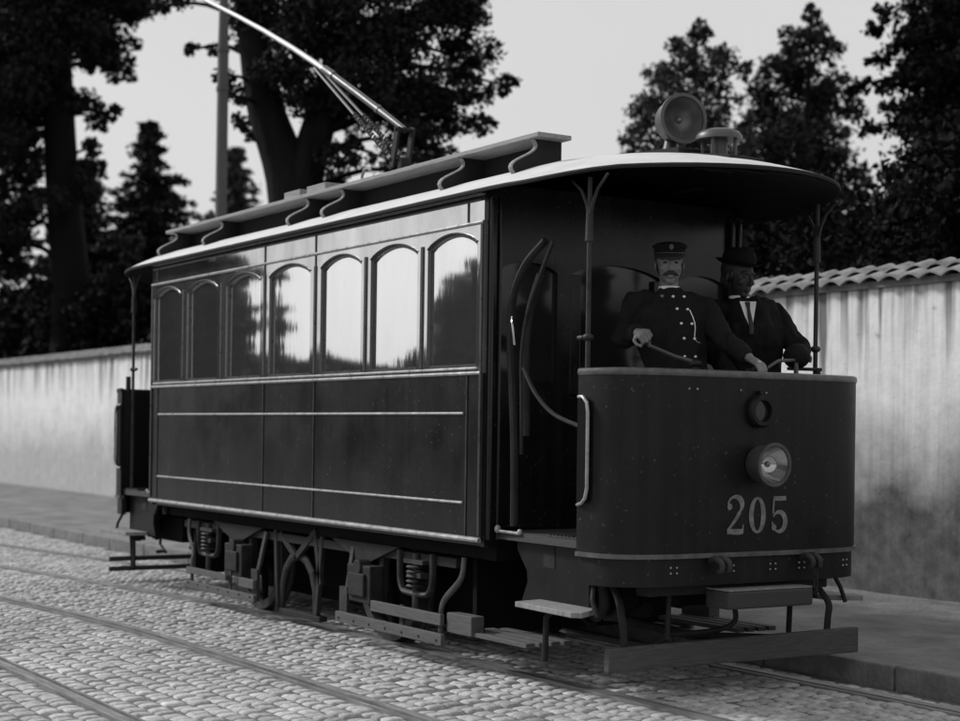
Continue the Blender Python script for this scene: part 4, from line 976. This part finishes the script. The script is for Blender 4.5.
def tree(name, label, base, stems, clumps, size, dens, leafm, cat='tree', hang=0, limb=.05, group=None, grow=1.12, bark='bark'):
    t = empty(name, base, label, cat, group); tk = MB()
    for pts, rr in stems: tk.tube(spline(pts, 6), list(np.interp(np.linspace(0, 1, (len(pts) - 1) * 6 + 1), np.linspace(0, 1, len(rr)), rr)), 14)
    nodes = [Vector(p_) for pts, rr in stems for p_ in spline(pts, 4)[len(pts):]]
    for cx, cy, cz, r in clumps:
        if r < .13: continue
        c = Vector((cx, cy, cz)); nd_ = min(nodes, key=lambda q_: (q_ - c).length + max(0, q_.z - c.z) * 1.5)
        mid = nd_.lerp(c, .5) + Vector((0, 0, .12 * (c - nd_).length)); tk.tube(spline([nd_, mid, c], 4), list(np.linspace(min(.12, limb * (1 + (c - nd_).length * .5)), .015, 9)), 7)
    tk.build('trunk', M[bark], t, smooth=True)
    V, Q = crown(clumps, size, dens, hang=hang, grow=grow); fast_mesh('crown', V, Q, M[leafm], t, base)
    return t
T4 = [(-11.95,4.75,6.6,.42),(-12.05,4.6,7.5,.5),(-11.6,5.0,6.2,.4),(-11.6,5.0,7.2,.5),(-10.9,5.9,6.2,.5),(-10.75,6.5,5.9,.45),(-11.19,5.17,7.52,0.74),(-10.44,5.94,7.32,0.73),(-10.39,6.94,7.46,0.52),(-11.3,4.75,6.74,0.59),(-10.7,5.43,6.57,0.66),(-10.71,6.45,6.56,0.6),(-11.05,7.54,7.07,0.47),(-10.62,7.85,6.65,0.2),(-11.81,5.85,6.22,0.52),(-10.6,6.06,5.87,0.47),(-10.66,6.95,6.01,0.42),(-10.05,7.11,5.86,0.24),(-10.29,6.39,5.45,0.38),(-10.51,5.84,5.27,0.32),(-11.06,5.31,5.29,0.35),(-12.21,5.73,5.1,0.25),(-11.16,7.09,5.21,0.28),(-12.71,4.57,7.44,0.4),(-13.01,4.08,7.12,0.14),(-11.87,3.97,6.22,0.22),(-12.13,3.92,6.56,0.18),(-12.5,4.33,6.0,0.18),(-12.58,4.54,5.8,0.14),(-13.28,3.82,7.14,0.14),(-12.0,5.92,8.42,0.93),(-10.11,6.42,8.06,0.73),(-12.49,4.3,8.12,0.61),(-13.08,3.57,7.83,0.24),(-12.97,3.21,7.67,0.15),(-9.95,6.95,6.27,0.29),(-10.05,7.72,6.61,0.11)]
T1 = [(-26.6,4.2,8.3,.7),(-26.2,4.6,7.2,.6),(-25.6,4.4,7.9,.6),(-24.2,6.0,10.2,.7),(-24.0,6.3,9.6,.45),(-26.0,4.8,9.6,.8),(-23.6,6.6,10.6,.5),(-24.1,4.31,9.95,0.96),(-25.57,5.86,10.61,0.82),(-24.92,6.57,10.8,0.45),(-25.21,4.64,8.91,0.62),(-23.8,5.75,9.24,0.35),(-25.31,6.15,8.67,0.32),(-24.18,6.4,9.18,0.27),(-24.71,6.98,9.24,0.16),(-24.98,6.39,8.2,0.23),(-24.03,6.33,8.2,0.2),(-24.87,4.57,7.31,0.44),(-25.16,4.97,8.06,0.44),(-25.02,4.41,5.79,0.57),(-23.9,4.94,6.14,0.34),(-25.2,3.56,8.34,1.19),(-26.32,4.1,6.35,1.01),(-23.54,4.98,11.0,1.28),(-22.86,6.07,10.77,0.55),(-24.54,6.07,7.47,0.22),(-23.67,5.85,6.89,0.26),(-24.4,5.87,6.5,0.31),(-24.55,5.34,8.45,0.35),(-24.52,4.8,6.96,0.26),(-26.47,4.72,5.28,0.68)]
T5 = [(-12.75,13.57,8.76,0.17),(-13.2,13.72,8.41,0.37),(-12.51,13.98,8.22,0.26),(-13.86,13.54,8.13,0.25),(-12.45,14.35,8.07,0.15),(-13.2,13.49,7.63,0.45),(-13.43,14.66,7.76,0.29),(-13.43,12.97,7.24,0.37),(-13.42,13.93,6.97,0.53),(-14.5,13.58,6.99,0.31),(-12.18,14.08,6.8,0.27),(-12.31,13.73,6.14,0.47),(-13.17,13.02,6.18,0.52),(-14.35,13.27,6.55,0.23),(-13.37,14.23,8.13,0.23)]
T6 = [(-13.17,16.73,9.67,0.14),(-13.27,16.97,9.37,0.22),(-13.17,16.48,8.98,0.28),(-13.34,17.4,9.04,0.24),(-13.24,15.81,8.51,0.21),(-14.14,17.13,8.55,0.45),(-14.03,18.14,8.56,0.33),(-14.8,17.16,8.05,0.41),(-13.97,17.55,7.8,0.49),(-13.9,18.6,8.07,0.23),(-13.1,15.92,6.85,0.54),(-13.02,17.18,6.97,0.44),(-14.96,16.96,6.6,0.58),(-14.14,17.45,6.34,0.61),(-13.0,17.72,6.53,0.32),(-14.88,17.0,8.46,0.25)]
T7 = [(-7.3,13.9,6.9,.5),(-7.2,13.6,6.2,.4),(-6.9,14.1,5.9,.5),(-7.0,14.3,7.0,.6),(-7.7,13.9,7.5,.35),(-7.5,13.4,6.4,.3),(-7.55,14.02,8.0,0.48),(-7.53,14.7,7.54,0.67),(-7.41,13.16,7.38,0.23),(-7.1,13.32,6.88,0.31),(-7.07,14.2,6.44,0.56),(-7.47,12.55,7.53,0.12),(-7.58,13.18,6.79,0.2),(-8.37,13.84,8.15,0.16),(-7.1,13.78,5.93,0.31),(-7.34,12.35,5.99,0.15),(-7.08,12.87,6.05,0.18),(-6.57,14.08,5.58,0.61),(-8.38,13.24,6.94,0.14),(-7.21,13.7,5.47,0.34),(-7.6,12.86,7.14,0.14),(-7.18,12.89,5.31,0.21)]
tree('broadleaf_tree', 'big broadleaf tree with thick forked trunk behind the middle of the tram', (-11.9, 4.95, 0),
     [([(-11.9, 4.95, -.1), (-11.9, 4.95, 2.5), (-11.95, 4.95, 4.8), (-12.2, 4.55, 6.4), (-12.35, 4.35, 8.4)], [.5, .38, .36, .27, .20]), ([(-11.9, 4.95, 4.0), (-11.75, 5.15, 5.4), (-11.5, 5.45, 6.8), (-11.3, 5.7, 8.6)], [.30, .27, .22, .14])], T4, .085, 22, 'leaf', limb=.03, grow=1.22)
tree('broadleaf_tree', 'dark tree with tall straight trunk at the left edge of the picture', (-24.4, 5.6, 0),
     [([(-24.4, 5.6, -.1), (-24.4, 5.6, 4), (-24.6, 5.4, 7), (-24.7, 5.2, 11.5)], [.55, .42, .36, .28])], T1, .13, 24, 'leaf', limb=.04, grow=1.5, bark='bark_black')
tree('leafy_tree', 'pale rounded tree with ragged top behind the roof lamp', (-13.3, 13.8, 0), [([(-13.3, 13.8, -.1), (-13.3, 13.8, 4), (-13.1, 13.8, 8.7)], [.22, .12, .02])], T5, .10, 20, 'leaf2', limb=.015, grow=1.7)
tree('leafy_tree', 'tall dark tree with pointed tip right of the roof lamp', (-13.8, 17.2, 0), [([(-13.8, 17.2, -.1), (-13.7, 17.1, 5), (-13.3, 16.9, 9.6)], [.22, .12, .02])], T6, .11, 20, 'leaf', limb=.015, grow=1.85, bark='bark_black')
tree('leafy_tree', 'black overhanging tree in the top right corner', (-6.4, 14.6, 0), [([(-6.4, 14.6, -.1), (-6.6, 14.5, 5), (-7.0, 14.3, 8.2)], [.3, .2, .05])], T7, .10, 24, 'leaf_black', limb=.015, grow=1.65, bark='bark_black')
def conifer(label, base, h_, hw, size, n_tier, leafm='leaf', low=.12):
    t = empty('conifer', base, label, 'conifer'); bx, by, bz = base
    MB().tube([(bx, by, bz - .1), (bx, by, bz + h_ * .5), (bx, by, bz + h_)], [h_ * .022, h_ * .014, .02], 10).build('trunk', M['bark'], t, smooth=True)
    cs, rs = [], []
    for i in range(n_tier):
        f_ = i / (n_tier - 1); z = h_ * (1 - (1 - low) * f_); rr = hw * (.04 + .96 * f_ ** .9) * rng.uniform(.75, 1.15); nb_ = int(5 + 10 * f_)
        for j in range(nb_):
            a = rng.uniform(0, 6.28); ln = rr * rng.uniform(.6, 1.12); k2 = max(2, int(ln / (size * 1.5)))
            for k3 in range(k2):
                q_ = (k3 + .6) / k2; cs.append((bx + math.cos(a) * ln * q_, by + math.sin(a) * ln * q_, bz + z - .20 * ln * q_ + .10 * ln * q_ * q_ + rng.normal(0, .03))); rs.append(size * rng.uniform(.9, 1.7) * (1.1 - .4 * q_))
    V, Q = leaves(cs, rs, 16, size * .7, squash=.5, hang=.15); fast_mesh('crown', V, Q, M[leafm], t, base); return t
conifer('large conifer with tiered branches left of the street pole', (-33.1, 10.6, 0), 9.8, 4.6, .20, 44)
conifer('smaller blackish conifer nearest the left trunk', (-31.2, 8.1, 0), 8.2, 4.4, .20, 38)
conifer('small pale conifer just right of the street pole', (-36.5, 14.7, 0), 10.0, 3.8, .20, 44, 'leaf2')
conifer('faint distant conifer behind the pale rounded tree', (-20.0, 18.6, 0), 7.6, 2.6, .18, 36, 'leaf2')
def mass(name, label, spots, size, dens, leafm='leaf'):
    V, Q = crown(spots, size, dens, extra=2); o = fast_mesh(name, V, Q, M[leafm]); o['kind'] = 'stuff'; o['label'] = label; o['category'] = 'shrubbery'; return o
sp_ = []
for i in range(150):
    xx = rng.uniform(-34, -14); yy = 5.2 + rng.random() ** 1.4 * 3.0 + (-14 - xx) * .06; zz = rng.uniform(1.6, 4.7 - .05 * (xx + 34)); sp_.append((xx, yy, zz - (.9 if xx > -19 else 0), rng.uniform(.7, 1.15)))
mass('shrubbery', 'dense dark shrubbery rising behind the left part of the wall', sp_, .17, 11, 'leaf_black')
sp_ = []
for i in range(150):
    xx = rng.uniform(-16, 3.0); yy = 6.2 + rng.random() * 3.2; t = (xx + 16) / 20; zz = rng.uniform(1.6, 4.0 - .2 * math.sin(xx * 1.3)); sp_.append((xx, yy, zz, rng.uniform(.5, .85)))
for i in range(60):
    xx = rng.uniform(-14, 2); sp_.append((xx, rng.uniform(12, 16), rng.uniform(2.5, 5.3), rng.uniform(.8, 1.2)))
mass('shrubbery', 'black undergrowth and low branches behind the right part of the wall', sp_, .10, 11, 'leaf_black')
sp_ = []                                         # trees across the street, seen mirrored in the windows
for i in range(260):
    xx = -64 + 58 * (i + rng.random()) / 260; yy = rng.uniform(-24, -21); t = min(1, max(0, (-48.5 - xx) / 5)); t7 = max(0, 1 - abs(xx + 28.8) / 4.0) ** .6 + .22 * max(0, 1 - abs(xx + 43.5) / 2.0) ** .5
    hm = 2.9 + .8 * noise.noise((xx * .4, 2, 0)) + .5 * noise.noise((xx * 1.3, 5, 0)) + 5.4 * t * t * (3 - 2 * t) + 3.4 * t7; r_ = rng.uniform(.6, .95)
    for z_ in np.arange(.5, hm, r_ * 1.1): sp_.append((xx + rng.normal(0, .15), yy, z_, r_))
mass('treeline', 'dark row of trees across the street, mirrored in the tram windows', sp_, .35, 14)
for o in bpy.data.objects:
    if '_o' in o: del o['_o']
